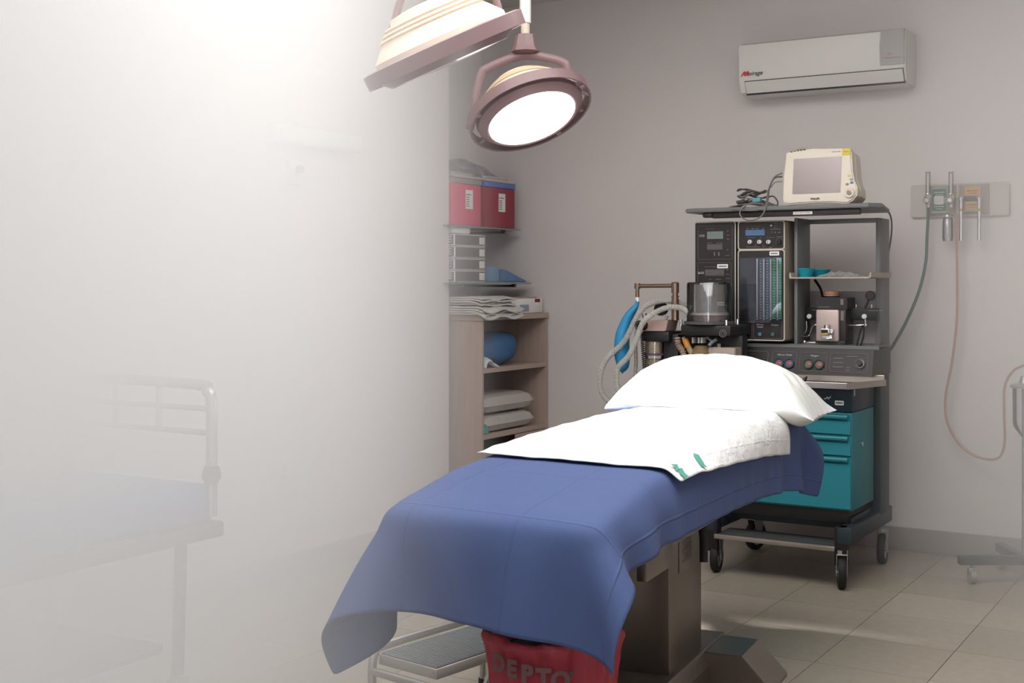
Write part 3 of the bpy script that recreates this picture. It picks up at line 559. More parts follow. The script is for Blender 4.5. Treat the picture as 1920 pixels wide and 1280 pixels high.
for px, py, c, nm in ((1590, 328.5, (206, 196, 96), 'yellow'), (1594, 335.5, (150, 160, 160), 'grey'), (1595.5, 342, (80, 110, 140), 'blue'), (1587, 345, (150, 120, 116), 'brown')):
    k = NB(); lathe(k, [(.006, 0), (.005, .003), (0, .004)], m=Matrix.Translation(MQ(px, py)) @ Matrix.Rotation(R(90), 4, 'X'), sx=1.3, seg=16); o_ = obj('button', k, mat('button_'+nm, c, .4, noise=.03), pm); o_['label'] = nm+' oval button'
for px in (1495, 1499.5):
    k = NB(); lathe(k, [(.003, 0), (.0025, .0015), (0, .002)], m=Matrix.Translation(MQ(px, 378)) @ Matrix.Rotation(R(90), 4, 'X'), seg=12); obj('indicator_light', k, M_white, pm)
k = NB(); tube(k, [MQ(1478, 282, PY+.04), MQ(1490, 276, PY+.04), MQ(1505, 274, PY+.05), MQ(1516, 275, PY+.05)], .006, 10, smooth=3); obj('carry_handle', k, mat('taupe2', (170, 160, 150), .45, noise=.04), pm)
k = NB()
for i in range(5): bx(k, MQ(1478+i*6, 0).x, MQ(1482+i*6, 0).x, PY-.001, PY+.001, MQ(1480, 284-i*.7).z, MQ(1480, 282.5-i*.7).z)
o_ = obj('alarm_vent', k, M_ink, pm, smooth=False); o_['kind'] = 'stuff'
TB = Matrix.Translation(WO) @ Matrix.Rotation(-YAW, 4, 'Z') @ Matrix.Translation((0, PY, zt+.02)) @ Matrix.Rotation(R(-7), 4, 'X') @ Matrix.Translation((0, -PY, -zt-.019))
pm.location = TB.to_translation(); pm.rotation_euler = TB.to_euler()
# cable bundle
cb = thing('cable_bundle', 'tangled grey monitor leads coiled on the machine top, left of monitor', 'cables', WO, -YAW)
cg = mat('grey_cable', (112, 106, 104), .45, noise=.05); cd = mat('dark_cable', (62, 56, 56), .5, noise=.05)
zt2 = zt+.021
def cab_(pts, r=.0032, m=cg): return obj('cable', tube(NB(), pts, r, 8, smooth=8), m, cb)
for i in range(9):
    cx_, cy_ = M(1410+random.uniform(-5, 5), 380, .2).x, .2+random.uniform(-.02, .02); rx, ry = random.uniform(.045, .072), random.uniform(.02, .04); ph = random.random()*6; til = random.uniform(-.35, .35); zc_ = zt2+.03+.006*i
    pts = [Vector((cx_+rx*math.cos(ph+a), cy_+ry*math.sin(ph+a), zc_+til*rx*math.cos(ph+a)*.5+.006*math.sin(3*a+i)-(.012 if i < 4 else 0))) for a in np.linspace(0, 2*math.pi*.95, 14)]
    for p_ in pts: p_.z = max(p_.z, zt2+.003)
    cab_(pts, .0034, cg if i % 2 else cd)
for i in range(6):
    x0_ = M(1369+i*2, 0, .18).x; x1_ = M(1440+i*3, 0, .2).x
    cab_([Vector((x0_, .17+.01*i, zt2+.004)), Vector((x0_+.06, .16+.012*i, zt2+.012+.004*i)), Vector(((x0_+x1_)/2, .16+.012*i, zt2+.014+.005*i)), Vector((x1_, .18+.01*i, zt2+.005))], .0034, cd if i % 2 else cg)
# leads from the monitor falling through the bundle and a loop over the shelf front
cab_([M(1467, 324, .2), M(1452, 332, .19), M(1442, 352, .17), M(1438, 372, .12), M(1434, 394, .085), M(1424, 408, .08), M(1407, 413, .08), M(1393, 409, .08), M(1387, 400, .08), M(1392, 390, .09), M(1408, 381, .12), M(1432, 382, .13)], .0034, cg)
cab_([M(1467, 331, .22), M(1452, 334, .2), M(1443, 352, .18), M(1440, 375, .14), M(1436, 389, .12), M(1415, 394, .09), M(1390, 394, .09), M(1372, 392, .1)], .0034, cg)
cab_([M(1467, 340, .22), M(1453, 342, .21), M(1445, 352, .2)], .002, cg)
cab_([M(1438, 370, .22), M(1450, 368, .22), M(1458, 378, .22), M(1457, 389, .22)], .0034, cd)
k = NB(); prism(k, [(M(1410, 0, .15).x, M(1410, 373, .15).z), (M(1424, 0, .15).x, M(1424, 369, .15).z), (M(1427, 0, .15).x, M(1427, 378, .15).z), (M(1412, 0, .15).x, M(1412, 380, .15).z)], .145, .17, .003); o_ = obj('blue_clip', k, mat('blue_green_clip', (80, 150, 160), .4, noise=.05), cb); o_['label'] = 'blue green sensor clip'
# basin and plastic bag on the bay shelf
zsh = zs+.0065
def basin(px, b, r, h, label, grp='turquoise basins'):
    k = NB(); lathe(k, [(0, 0), (r*.62, 0), (r*.66, .004), (r*.98, h-.004), (r*1.06, h), (r*1.06, h+.002), (r*.95, h-.002), (r*.60, .006), (0, .005)], seg=36)
    o_ = obj('basin', k, mat('turquoise_plastic', (24, 160, 180), .35, noise=.03)); tag(o_, label, 'basin'); p_ = M(px, 500, b); o_.location = WO+U*p_.x+V*p_.y+Vector((0, 0, zsh)); return o_
basin(1509, .30, .047, .040, 'round turquoise plastic basin on the machine shelf, nearer the column')
basin(1538, .43, .048, .036, 'shallower turquoise basin partly behind the round basin, beside the plastic bag')
k = NB()
n1, n2 = 26, 12; x0_, x1_ = M(1537, 0, .3).x, M(1608, 0, .3).x; g = []
for i in range(n1):
    row = []
    for j in range(n2):
        u_, v_ = i/(n1-1), j/(n2-1); e = max(0, math.sin(math.pi*u_))**.5*max(0, math.sin(math.pi*v_))**.6
        row.append(k.verts.new((x0_+(x1_-x0_)*u_, .24+.18*v_, zsh+.003+e*(.016+.009*wave(u_*9, v_*7, 1)+.006*random.random()))))
    g.append(row)
for i in range(n1-1):
    for j in range(n2-1): k.faces.new((g[i][j], g[i+1][j], g[i+1][j+1], g[i][j+1]))
bmesh.ops.solidify(k, geom=k.faces[:], thickness=.001)
tag(local(obj('plastic_bag', k, M_film, sharp=60)), 'crumpled clear plastic bag lying on the machine shelf beside turquoise basins', 'plastic bag')
# cord at top right of machine
tag(local(obj('power_cord', tube(NB(), [M(1632, 392, .5), M(1652, 391, .55), M(1667, 399, .62), M(1672, 420, .66), M(1670, 450, .7), M(1663, 490, .7), M(1658, 530, .66), M(1657, 600, .66)], .0042, 8, smooth=8), cd)), 'thin dark cord arching off the top shelf at the right of the machine', 'cord')

# ------------------------------------------------------------------ air conditioner
ac = thing('air_conditioner', 'white wall mounted split air conditioner above the anesthesia machine', 'air conditioner', WO, -YAW)
AF = WB-.21
p, q = M(1385, 180, AF), M(1697, 50, AF); zb_, zt_ = M(1397, 178, AF).z, M(1540, 66, AF).z
M_ac = mat('ac_plastic', (224, 220, 216), .38, noise=.01)
k = NB(); prism(k, [(WB, zt_), (AF+.03, zt_), (AF, zt_-.012), (AF-.004, zt_-.10), (AF+.002, zb_+.07), (AF+.03, zb_+.015), (AF+.07, zb_), (WB, zb_)], p.x, q.x, .006, axis='X'); bd = obj('body', k, M_ac, ac)
sx = M(1652, 0, AF).x
k = NB(); prism(k, [(sx, zt_-.01), (q.x-.004, zt_-.01), (q.x-.004, zb_+.092), (sx-.003, zb_+.092), (sx-.006, zt_-.08), (sx-.003, zt_-.06)], AF-.008, AF+.004); dp = obj('display_panel', k, mat('ac_grey_panel', (160, 156, 152), .3, noise=.02), ac)
lines(dp, [(sx+.03, sx+.055, zb_+.145, .012)], AF-.008, mat('dim_red', (176, 130, 130), .5, noise=.03)); lines(dp, [(sx+.02, q.x-.02, zb_+.125, .003)], AF-.008, M_gprint)
k = NB(); prism(k, [(AF-.005, zb_+.066), (AF-.002, zb_+.068), (AF+.034, zb_+.012), (AF+.028, zb_+.010)], p.x+.035, q.x-.012, axis='X'); lv = obj('louver', k, M_ac, ac, smooth=False)
k = NB(); prism(k, [(AF-.001, zb_+.072), (AF+.004, zb_+.072), (AF+.046, zb_+.004), (AF+.037, zb_+.002)], p.x+.031, q.x-.008, axis='X'); obj('louver_gap', k, M_ink, ac, smooth=False)
k = NB(); bx(k, p.x+.075, p.x+.125, AF+.004, AF+.0042, zb_+.05, zb_+.054); k.free()
text('lettering', 'mirage', .032, M_ink, ac, (p.x+.088, AF-.0045, zb_+.108), shear=.35)
k = NB(); z_ = zb_+.098; x_ = p.x+.012; prism(k, [(x_, z_), (x_+.008, z_), (x_+.021, z_+.014), (x_+.020, z_), (x_+.027, z_), (x_+.038, z_+.014), (x_+.037, z_), (x_+.046, z_), (x_+.044, z_+.024), (x_+.036, z_+.024), (x_+.026, z_+.012), (x_+.027, z_+.024), (x_+.019, z_+.024)], AF-.006, AF-.0035); o_ = obj('emblem', k, mat('mirage_red', (206, 60, 56), .5, noise=.02), ac, smooth=False); o_['label'] = 'red slanted letter emblem'

# ------------------------------------------------------------------ wall gas panel
gl = thing('gas_outlet_panel', 'grey medical gas outlet panel with green and yellow labels on back wall', 'gas panel', WO, -YAW)
GZ = WB-.025
p, q = M(1707, 408, GZ), M(1892, 340, GZ)
k = NB(); rbx(k, p.x, q.x, GZ, WB, p.z, q.z, .012, .004); obj('wall_plate', k, mat('panel_grey', (196, 188, 184), .45, noise=.03), gl)
def wing(px0, px1, py0, py1, c, nm, inner0, inner1):
    a_, b_ = M(px0, py1, GZ), M(px1, py0, GZ); i0, i1 = M(inner0, 0, GZ).x, M(inner1, 0, GZ).x; zz0, zz1 = a_.z+.012, b_.z-.012; y_ = GZ-.03
    k = NB(); vs = [k.verts.new(v_) for v_ in ((a_.x, GZ, a_.z), (b_.x, GZ, a_.z), (b_.x, GZ, b_.z), (a_.x, GZ, b_.z), (i0, y_, zz0), (i1, y_, zz0), (i1, y_, zz1), (i0, y_, zz1))]
    for f in ((0, 1, 5, 4), (1, 2, 6, 5), (2, 3, 7, 6), (3, 0, 4, 7), (4, 5, 6, 7)): k.faces.new([vs[i] for i in f])
    ho = obj('outlet_housing', k, M_beige, gl, smooth=False)
    h = (zz1-zz0); 
    for s, (z0_, z1_) in enumerate(((zz0+.01, zz0+h*.38), (zz1-h*.38, zz1-.006))):
        k = NB(); bx(k, i0+.003, i1-.003, y_-.002, y_+.001, z0_, z1_); lb = obj('colour_label', k, mat('gas_'+nm, c, .5, noise=.04), ho); lb['label'] = nm+' gas label'
        lines(lb, [(i0+.012, i1-.012, (z0_+z1_)/2+.004, .005), (i0+.02, i1-.02, (z0_+z1_)/2-.008, .003)], y_-.002, M_print if nm == 'green' else M_ink)
    return i0, i1, y_, (zz0+zz1)/2
i0, i1, y_, zc_ = wing(1742, 1793, 347, 405, (40, 112, 90), 'green', 1750, 1778)
k = NB(); rbx(k, i0+.012, i1-.012, y_-.012, y_, zc_-.022, zc_+.022, .008, .002); obj('outlet_socket', k, M_hub, gl)
i0, i1, y_, zc_ = wing(1798, 1856, 344, 402, (206, 152, 60), 'yellow', 1811, 1842)
k = NB(); bx(k, i0+.002, i1-.002, y_-.006, y_, zc_-.012, zc_+.014, .003); obj('outlet_socket', k, M_dgrey, gl)
FZY = GZ-.06
def meter(px, label, top=322, mid=372, clear=M_clear):
    t = thing('flowmeter', label, 'flowmeter', WO, -YAW)
    k = NB(); c0, c1 = M(px, mid-8, FZY), M(px, top, FZY); cyl(k, c0, c1, .011, 20); tb = obj('sight_tube', k, clear, t)
    k = NB(); cyl(k, c0+Vector((0, 0, .002)), c1-Vector((0, 0, .012)), .004, 10); obj('inner_tube', k, M_white, tb)
    k = NB(); cyl(k, c1-Vector((0, 0, .006)), c1, .0125, 20); obj('top_cap', k, M_hub, t)
    k = NB(); c = M(px, mid, FZY); lathe(k, [(.013, -.03), (.016, -.02), (.021, -.012), (.022, .008), (.016, .014), (.014, .024), (0, .026)], loc=c); cyl(k, c, M(px+4, mid, GZ-.028), .009, 12); obj('valve_body', k, M_chrome, t)
    k = NB(); c = M(px-2, mid+3, FZY-.02); lathe(k, [(.012, -.012), (.017, 0), (.017, .012), (.013, .016), (.009, .012), (0, .012)], m=Matrix.Translation(c) @ Matrix.Rotation(R(90), 4, 'X'), seg=8); obj('valve_knob', k, M_chrome, t)
    k = NB(); cyl(k, M(px, mid+8, FZY), M(px, mid+17, FZY), .009, 6); obj('hose_nut', k, M_chrome, t); return t
meter(1740, 'clear tube oxygen flowmeter at the left of the green label, feeding green hose')
m2 = meter(1783, 'clear tube oxygen flowmeter between the green and yellow labels')
k = NB(); a_ = M(1775, 420, FZY); lathe(k, [(.02, 0), (.024, -.01), (.026, -.10), (.022, -.115), (0, -.117)], loc=M(1777, 408, FZY), seg=24); 
lathe(k, [(.018, -.005), (.022, -.012), (.024, -.10), (.02, -.112), (0, -.113)], loc=M(1777, 408, FZY), seg=24)
hb = tag(local(obj('humidifier_bottle', k, M_clear)), 'clear plastic humidifier bottle hanging under the flowmeter on gas panel', 'bottle')
k = NB(); lathe(k, [(0, .012), (.022, .012), (.024, 0), (.02, -.004)], loc=M(1777, 407, FZY), seg=20); obj('bottle_cap', k, M_hub, hb)
for px, lab in ((1802, 'chrome suction probe hanging left of the yellow label'), (1836, 'chrome suction probe hanging right of the yellow label')):
    t = thing('suction_probe', lab, 'gas fitting', WO, -YAW, 'probes on the yellow outlet')
    k = NB(); c0, c1 = M(px, 374, FZY), M(px, 451, FZY); cyl(k, c0, c1, .0095, 18); obj('barrel', k, M_chrome, t)
    k = NB(); lathe(k, [(.0105, -.012), (.0105, 0)], loc=M(px, 391, FZY), seg=18); cyl(k, M(px, 396, FZY), M(px, 392, FZY), .0105, 16); obj('brass_ring', k, mat('brass_ring', (176, 150, 70), .4, .6, noise=.04), t)
    k = NB(); cyl(k, M(px, 370, FZY), M(px+(6 if px < 1810 else 4), 370, GZ-.03), .009, 14); lathe(k, [(.013, 0), (.015, .01), (.009, .02), (0, .02)], loc=M(px, 374, FZY), seg=18); obj('elbow', k, M_chrome, t)
    k = NB(); s_ = px-5 if px < 1810 else px+2; cyl(k, M(s_, 372, FZY+.01), M(s_, 368, FZY+.01), .009, 12); obj('yellow_cap', k, mat('yellow_cap', (196, 196, 70), .4, noise=.03), t)
def hose(name, pts, r, m, label, cat='hose'): return tag(local(obj(name, tube(NB(), pts, r, 10, smooth=10), m)), label, cat)
hose('oxygen_hose', [M(1740, 388, FZY), M(1740, 410, FZY), M(1738, 450, FZY), M(1736, 490, FZY-.01), M(1725, 540, FZY-.03), M(1703, 595, FZY-.08), M(1676, 645, FZY-.16), M(1655, 672, FZY-.22), M(1640, 690, FZY-.3)], .0075, mat('green_grey_hose', (72, 92, 80), .5, noise=.1, nscale=3), 'green grey oxygen hose from wall flowmeter down behind the machine')
hose('suction_hose', [M(1793, 400, FZY), M(1794, 440, FZY), M(1795, 520, FZY), M(1794, 600, FZY), M(1785, 680, FZY), M(1773, 745, FZY), M(1776, 790, FZY), M(1797, 830, FZY-.01), M(1830, 855, FZY-.03), M(1868, 860, FZY-.06), M(1883, 835, FZY-.08), M(1883, 775, FZY-.1), M(1884, 725, FZY-.12), M(1900, 695, FZY-.15), M(1925, 683, FZY-.2)], .0062, glass('pinkish_tube', (206, 150, 130), .3, .6), 'pale orange suction tube looping down the back wall')
# ------------------------------------------------------------------ stand at right
sd = thing('suction_stand', 'wheeled floor stand with clear canister at the right edge of the room', 'stand', (0, 0, 0))
YS = 5.75
bp = at(1921, 1050, YS)
k = NB(); cyl(k, (bp.x, YS, .10), (bp.x, YS, .92), .012, 16); obj('pole', k, M_chrome, sd)
k = NB(); lw0 = at(1790, 1050, YS+.05)
bx(k, lw0.x, lw0.x+.75, YS-.02, YS+.02, .085, .125, .006); bx(k, bp.x-.02, bp.x+.02, YS-.25, YS+.3, .085, .125, .006); obj('base', k, M_dgrey, sd)
for dx, dy in ((lw0.x+.06, YS), (lw0.x+.68, YS), (bp.x, YS-.23), (bp.x, YS+.28)):
    k = NB(); cyl(k, (dx-.012, dy, .033), (dx+.012, dy, .033), .033, 20); cyl(k, (dx, dy, .05), (dx, dy, .09), .008, 10); bx(k, dx-.018, dx+.018, dy-.012, dy+.012, .05, .072, .004); o_ = obj('caster', k, M_hub, sd)
k = NB(); c = Vector((bp.x+.005, YS, 0)); lathe(k, [(.0, .66), (.02, .66), (.05, .70), (.055, .72), (.056, .88), (0, .885)], loc=c, seg=28); obj('canister', k, M_clear, sd)
k = NB(); lathe(k, [(.066, .878), (.068, .888), (.05, .896), (.03, .90), (.02, .93), (0, .94)], loc=c, seg=28); obj('canister_lid', k, M_hub, sd)
# ------------------------------------------------------------------ alcove: wooden shelving unit, glass shelves and what lies on them
def room(o): o.rotation_euler = (0, 0, -YAW); return o
def rthing(name, label, cat, loc=(0, 0, 0), rz=0.0, group=None):
    return thing(name, label, cat, RM(*loc), -YAW+rz, group)
M_wood = mat('pale_wood_laminate', (182, 162, 150), .5, noise=.16, nscale=7, stretch=(5, 5, .6))
M_woodh = mat('pale_wood_laminate_shelf', (182, 162, 150), .5, noise=.14, nscale=7, stretch=(5, .6, 5))
UF = AL+.175; UB = ALC+.01; U0, U1, UT = 5.835, 6.555, 1.175
un = rthing('shelving_unit', 'tall pale wood shelving unit in the corner alcove behind the bed', 'shelf unit', (0, 0, 0))
obj('side_panel', bx(NB(), UB, UF, U0, U0+.018, 0, UT-.03, .001, 1), M_wood, un, smooth=False)
obj('side_panel', bx(NB(), UB, UF, U1-.018, U1, 0, UT-.03, .001, 1), M_wood, un, smooth=False)
obj('back_panel', bx(NB(), UB, UB+.006, U0+.018, U1-.018, .02, UT-.03), M_wood, un, smooth=False)
obj('top_panel', bx(NB(), UB, UF+.008, U0-.008, U1+.002, UT-.03, UT, .001, 1), M_woodh, un, smooth=False)
for z in (.885, .525, .06): obj('shelf_board', bx(NB(), UB+.006, UF-.004, U0+.018, U1-.018, z-.026, z, .001, 1), M_woodh, un, smooth=False)
for d, (y0, y1, z1) in enumerate(((U0+.02, U0+.36, .44), (U0+.363, U1-.02, .497))):
    dr = obj('door', bx(NB(), UF-.002, UF+.016, y0-.015, y1, .05, z1, .001, 1), M_wood, un, smooth=False)
    k = NB(); yy = y1-.04 if d == 0 else y0+.03; cyl(k, (UF+.03, yy, .30), (UF+.03, yy, .40), .005, 8); cyl(k, (UF+.016, yy, .31), (UF+.03, yy, .31), .004, 8); cyl(k, (UF+.016, yy, .39), (UF+.03, yy, .39), .004, 8); obj('handle', k, M_chrome, dr)
def glass_shelf(z, xe, label, gy1=6.50):
    t = rthing('glass_shelf', label, 'shelf', (0, 0, 0))
    obj('glass_pane', bx(NB(), ALC, xe, 5.72, gy1, z-.009, z, .002, 1), M_shelfglass, t)
    k = NB(); 
    for y in (5.82, gy1-.13): cyl(k, (ALC, y, z-.02), (xe-.05, y, z-.02), .007, 10); bx(k, xe-.06, xe-.03, y-.008, y+.008, z-.028, z-.009, .003)
    obj('bracket', k, M_brass, t); return t
GS1, GS2 = 1.664, 1.352
glass_shelf(GS1, AL+.03, 'upper glass wall shelf carrying the two red containers')
glass_shelf(GS2, AL+.10, 'lower glass wall shelf carrying the stacked printed boxes')
def container(y0, y1, c, nm, band, label, dz=.232, x1=AL+.012):
    t = rthing('sharps_container', label, 'container', (0, 0, GS1)); x0 = x1-.24
    k = NB(); y_c = (y0+y1)/2
    bx(k, x0, x1, y0+.006, y1-.006, 0, dz, .006); bd_ = obj('body', k, mat('container_'+nm, c, .35, noise=.05, nscale=6), t)
    obj('band', bx(NB(), x0-.002, x1+.002, y0+.003, y1-.003, dz, dz+.03, .004), mat('band_'+nm, band, .4, noise=.03), t)
    k = NB(); bx(k, x0-.004, x1+.004, y0, y1, dz+.03, dz+.046, .006); bx(k, x0+.03, x1-.03, y0+.04, y1-.04, dz+.046, dz+.066, .008); obj('lid', k, glass('frosted_lid', (230, 215, 215), .3, .55), t)
    k = NB(); ys = y_c+.02; bx(k, x1, x1+.0012, ys-.036, ys+.036, .095, .20); lb = obj('label', k, M_label, t, smooth=False)
    k = NB()
    for i, wd in enumerate((.05, .03, .028, .03, .026, .03)): bx(k, x1+.0012, x1+.002, ys-.03, ys-.03+wd, .172-.012*i-(0 if i == 0 else .004), .176-.012*i-(0 if i == 0 else .004))
    o_ = obj('printed_text', k, M_ink, lb, smooth=False); o_['kind'] = 'stuff'; return t
container(5.79, 6.09, (222, 60, 110), 'pink', (150, 140, 140), 'bright pink square container with grey band on the upper glass shelf')
container(6.115, 6.46, (150, 34, 56), 'crimson', (92, 120, 190), 'dark crimson square container with blue band on the upper glass shelf')
k = NB(); n1, n2 = 14, 10; g = [[k.verts.new((AL-.22+.19*i/13, 5.78+.62*j/9, GS1+.285+.10*max(0, math.sin(math.pi*i/13)*math.sin(math.pi*j/9))**.6+.012*wave(i*.7, j*.9))) for j in range(n2)] for i in range(n1)]
for i in range(n1-1):
    for j in range(n2-1): k.faces.new((g[i][j], g[i+1][j], g[i+1][j+1], g[i][j+1]))
bmesh.ops.solidify(k, geom=k.faces[:], thickness=.0015); tag(room(obj('plastic_wrap', k, M_film)), 'loose clear plastic sheet draped over the tops of the red containers', 'plastic wrap')
# stack of printed cartons
BX1 = AL+.02
cols = [(128, 122, 122), (138, 130, 128), (120, 140, 160), (132, 120, 116)]
labs = ['grey printed carton, topmost of the four stacked boxes', 'grey printed carton, second from the top of the stack', 'blue fronted printed carton in the stack on the glass shelf', 'grey printed carton lying at the bottom of the stack']
for i in range(4):
    z0 = GS2+.001+(3-i)*.0665; t = rthing('carton', labs[i], 'box', (0, 0, 0), group='stacked cartons on the lower glass shelf')
    obj('carton_body', bx(NB(), BX1-.26, BX1, 5.80+.004*(i % 2), 6.115, z0, z0+.064, .002, 1), M_label, t, smooth=False)
    y_ = 5.80+.004*(i % 2)
    o_ = obj('printed_front', bx(NB(), BX1-.25, BX1-.006, y_-.001, y_, z0+.007, z0+.058), mat('carton_print_%d' % i, cols[i], .5, noise=.12, nscale=12), t, smooth=False)
    o_ = obj('printed_side', bx(NB(), BX1, BX1+.001, y_+.006, 6.11, z0+.005, z0+.06), mat('carton_side', (112, 104, 104), .5, noise=.2, nscale=10), t, smooth=False)
    obj('side_label', bx(NB(), BX1+.001, BX1+.0016, 6.05, 6.105, z0+.012, z0+.052), M_label, t, smooth=False)
    text('lettering', 'UE', .05, M_label, t, (BX1-.05, y_-.0015, z0+.033), align='CENTER', bold=.0015)
k = NB(); bx(k, BX1-.25, BX1-.01, 5.80, 5.98, GS2+.2675, GS2+.305, .01); bx(k, BX1-.24, BX1-.02, 5.81, 5.97, GS2+.305, GS2+.318, .006)
tag(room(obj('white_packet', k, M_label)), 'flat white packet lying on top of the stacked cartons', 'packet')
k = NB(); prism(k, [(6.14, 0), (6.20, .0), (6.20, .085), (6.14, .09)], AL-.15, AL+.06, .004, axis='X'); bmesh.ops.translate(k, vec=(0, 0, GS2+.001), verts=k.verts)
tag(room(obj('blue_packet', k, mat('powder_blue', (126, 156, 184), .6, noise=.05))), 'small blue packet standing right beside the stacked cartons', 'packet')
k = NB(); prism(k, [(6.205, .075), (6.26, .068), (6.47, .012), (6.49, .006), (6.46, 0), (6.205, 0)], AL-.18, AL+.075, .004, axis='X'); bmesh.ops.translate(k, vec=(0, 0, GS2+.001), verts=k.verts)
tag(room(obj('folded_blue_cloth', k, mat('steel_blue_cloth', (104, 134, 170), .8, noise=.06, bump=.5))), 'blue folded cloth tapering to a point on the lower glass shelf', 'cloth')
# folded white cloths on top of the unit
M_cloth = mat('white_cotton', (216, 212, 208), .85, noise=.03, bump=.5, bscale=150)
def fold_cloth(name, x0, x1, y0, y1, z0, h, m, seed, label, cat, drop=0.0, group=None, layers=4, parent=None):
    k = NB(); n1, n2 = 18, 26
    for s in range(layers):
        za = z0+h*s/layers; zb_ = z0+h*(s+1)/layers-.001; sh = .012*math.sin(seed+s*2.1); pr = []
        def P(i, j, top):
            u_, v_ = i/(n1-1), j/(n2-1); ex = min(1, min(u_, 1-u_)*9)**.5; ey = min(1, min(v_, 1-v_)*12)**.5; e = ex*ey
            zz = (za+zb_)/2+(1 if top else -1)*(zb_-za)/2*(.72+.28*e)+.004*wave(u_*6+seed, v_*9+s, seed)*(1 if top else .2)
            d = max(0, (u_-.85)/.15)**2*drop*(.4+.6*math.sin(v_*5+s+seed)**2)
            return Vector((x0+(x1-x0)*u_+sh*u_, y0+(y1-y0)*v_+sh*.6+.006*wave(v_*9, s), max(z0-drop, zz-d)))
        T = [[k.verts.new(P(i, j, 1)) for j in range(n2)] for i in range(n1)]; B = [[k.verts.new(P(i, j, 0)) for j in range(n2)] for i in range(n1)]
        for i in range(n1-1):
            for j in range(n2-1): k.faces.new((T[i][j], T[i+1][j], T[i+1][j+1], T[i][j+1])); k.faces.new((B[i][j], B[i][j+1], B[i+1][j+1], B[i+1][j]))
        for i in range(n1-1): k.faces.new((T[i][0], B[i][0], B[i+1][0], T[i+1][0])); k.faces.new((T[i][-1], T[i+1][-1], B[i+1][-1], B[i][-1]))
        for j in range(n2-1): k.faces.new((T[0][j], T[0][j+1], B[0][j+1], B[0][j])); k.faces.new((T[-1][j], B[-1][j], B[-1][j+1], T[-1][j+1]))
    o_ = obj(name, k, m); tag(room(o_), label, cat, group); return o_
fold_cloth('folded_sheet', ALC+.04, UF+.035, 5.80, 6.20, UT+.001, .048, M_cloth, 1, 'white folded sheet, lower one hanging slightly over the front of the wooden unit', 'cloth', .03)
fold_cloth('folded_sheet', ALC+.04, UF+.012, 5.80, 6.16, UT+.056, .045, M_cloth, 2.7, 'white folded sheet lying on top of the other folded sheet', 'cloth', .012)
bt = rthing('glove_box', 'white box with red and blue print at the back of the wooden unit top', 'box', (0, 0, 0))
obj('box_body', bx(NB(), UF-.22, UF-.02, 6.24, 6.53, UT+.001, UT+.085, .004), M_label, bt)
obj('red_print', bx(NB(), UF-.02, UF-.019, 6.44, 6.50, UT+.062, UT+.082), mat('dark_red_print', (130, 40, 56), .5, noise=.03), bt, smooth=False)
obj('blue_print', bx(NB(), UF-.02, UF-.019, 6.27, 6.37, UT+.01, UT+.05), mat('blue_grey_print', (150, 160, 176), .5, noise=.1), bt, smooth=False)
obj('box_flap', bx(NB(), UF-.215, UF-.04, 6.28, 6.50, UT+.086, UT+.093, .002), mat('pink_card', (190, 160, 158), .6, noise=.06), bt)
# inside the unit: blue bundle, standing booklet, white bedding packs
M_bcl = mat('blue_linen', (62, 104, 150), .8, noise=.08, bump=.5, bscale=50)
k = NB(); n1, n2 = 24, 20; rows = []
for i in range(n1):
    t = i/(n1-1); sz = (math.sin(math.pi*min(.98, .02+t))**.45)
    ring = []
    for j in range(n2):
        a = 2*math.pi*j/n2; q = abs(math.cos(a))**.7*(1 if math.cos(a) > 0 else -1); w_ = abs(math.sin(a))**.7*(1 if math.sin(a) > 0 else -1)
        top = .155+.06*t
        ring.append(k.verts.new((UF-.155+.13*q*sz+.004*wave(t*6, a), 5.93+.45*t, .886+top*.5+top*.5*w_*sz*(1 if w_ > 0 else 1)+.005*wave(t*9, a*2))))
    rows.append(ring)
for i in range(n1-1):
    for j in range(n2): k.faces.new((rows[i][j], rows[i][(j+1) % n2], rows[i+1][(j+1) % n2], rows[i+1][j]))
k.faces.new(rows[0]); k.faces.new(rows[-1][::-1])
for v in k.verts: v.co.z = max(v.co.z, .887)
tag(room(obj('blue_bundle', k, M_bcl)), 'rounded folded blue linen bundle on the upper shelf of the wooden unit', 'linen bundle')
k = NB(); bx(k, UF-.16, UF-.012, 5.862, 5.875, .887, 1.09, .002); tag(room(obj('blue_folder', k, mat('sky_blue_card', (72, 150, 186), .5, noise=.05))), 'thin bright blue folder standing at the near end of the upper shelf', 'folder')
k = NB(); tube(k, [(UF-.04, 5.885, .89), (UF-.035, 5.90, .925), (UF-.03, 5.93, .93), (UF-.03, 5.97, .905), (UF-.03, 6.01, .895)], .012, 8, smooth=6, flat=3); tag(room(obj('white_strap', k, mat('white_webbing', (205, 210, 210), .6, noise=.05))), 'white folded strap lying in front of the blue linen bundle', 'strap')
M_pack = mat('white_glossy_pack', (190, 184, 180), .35, noise=.08, nscale=9, bump=.8, bscale=22)
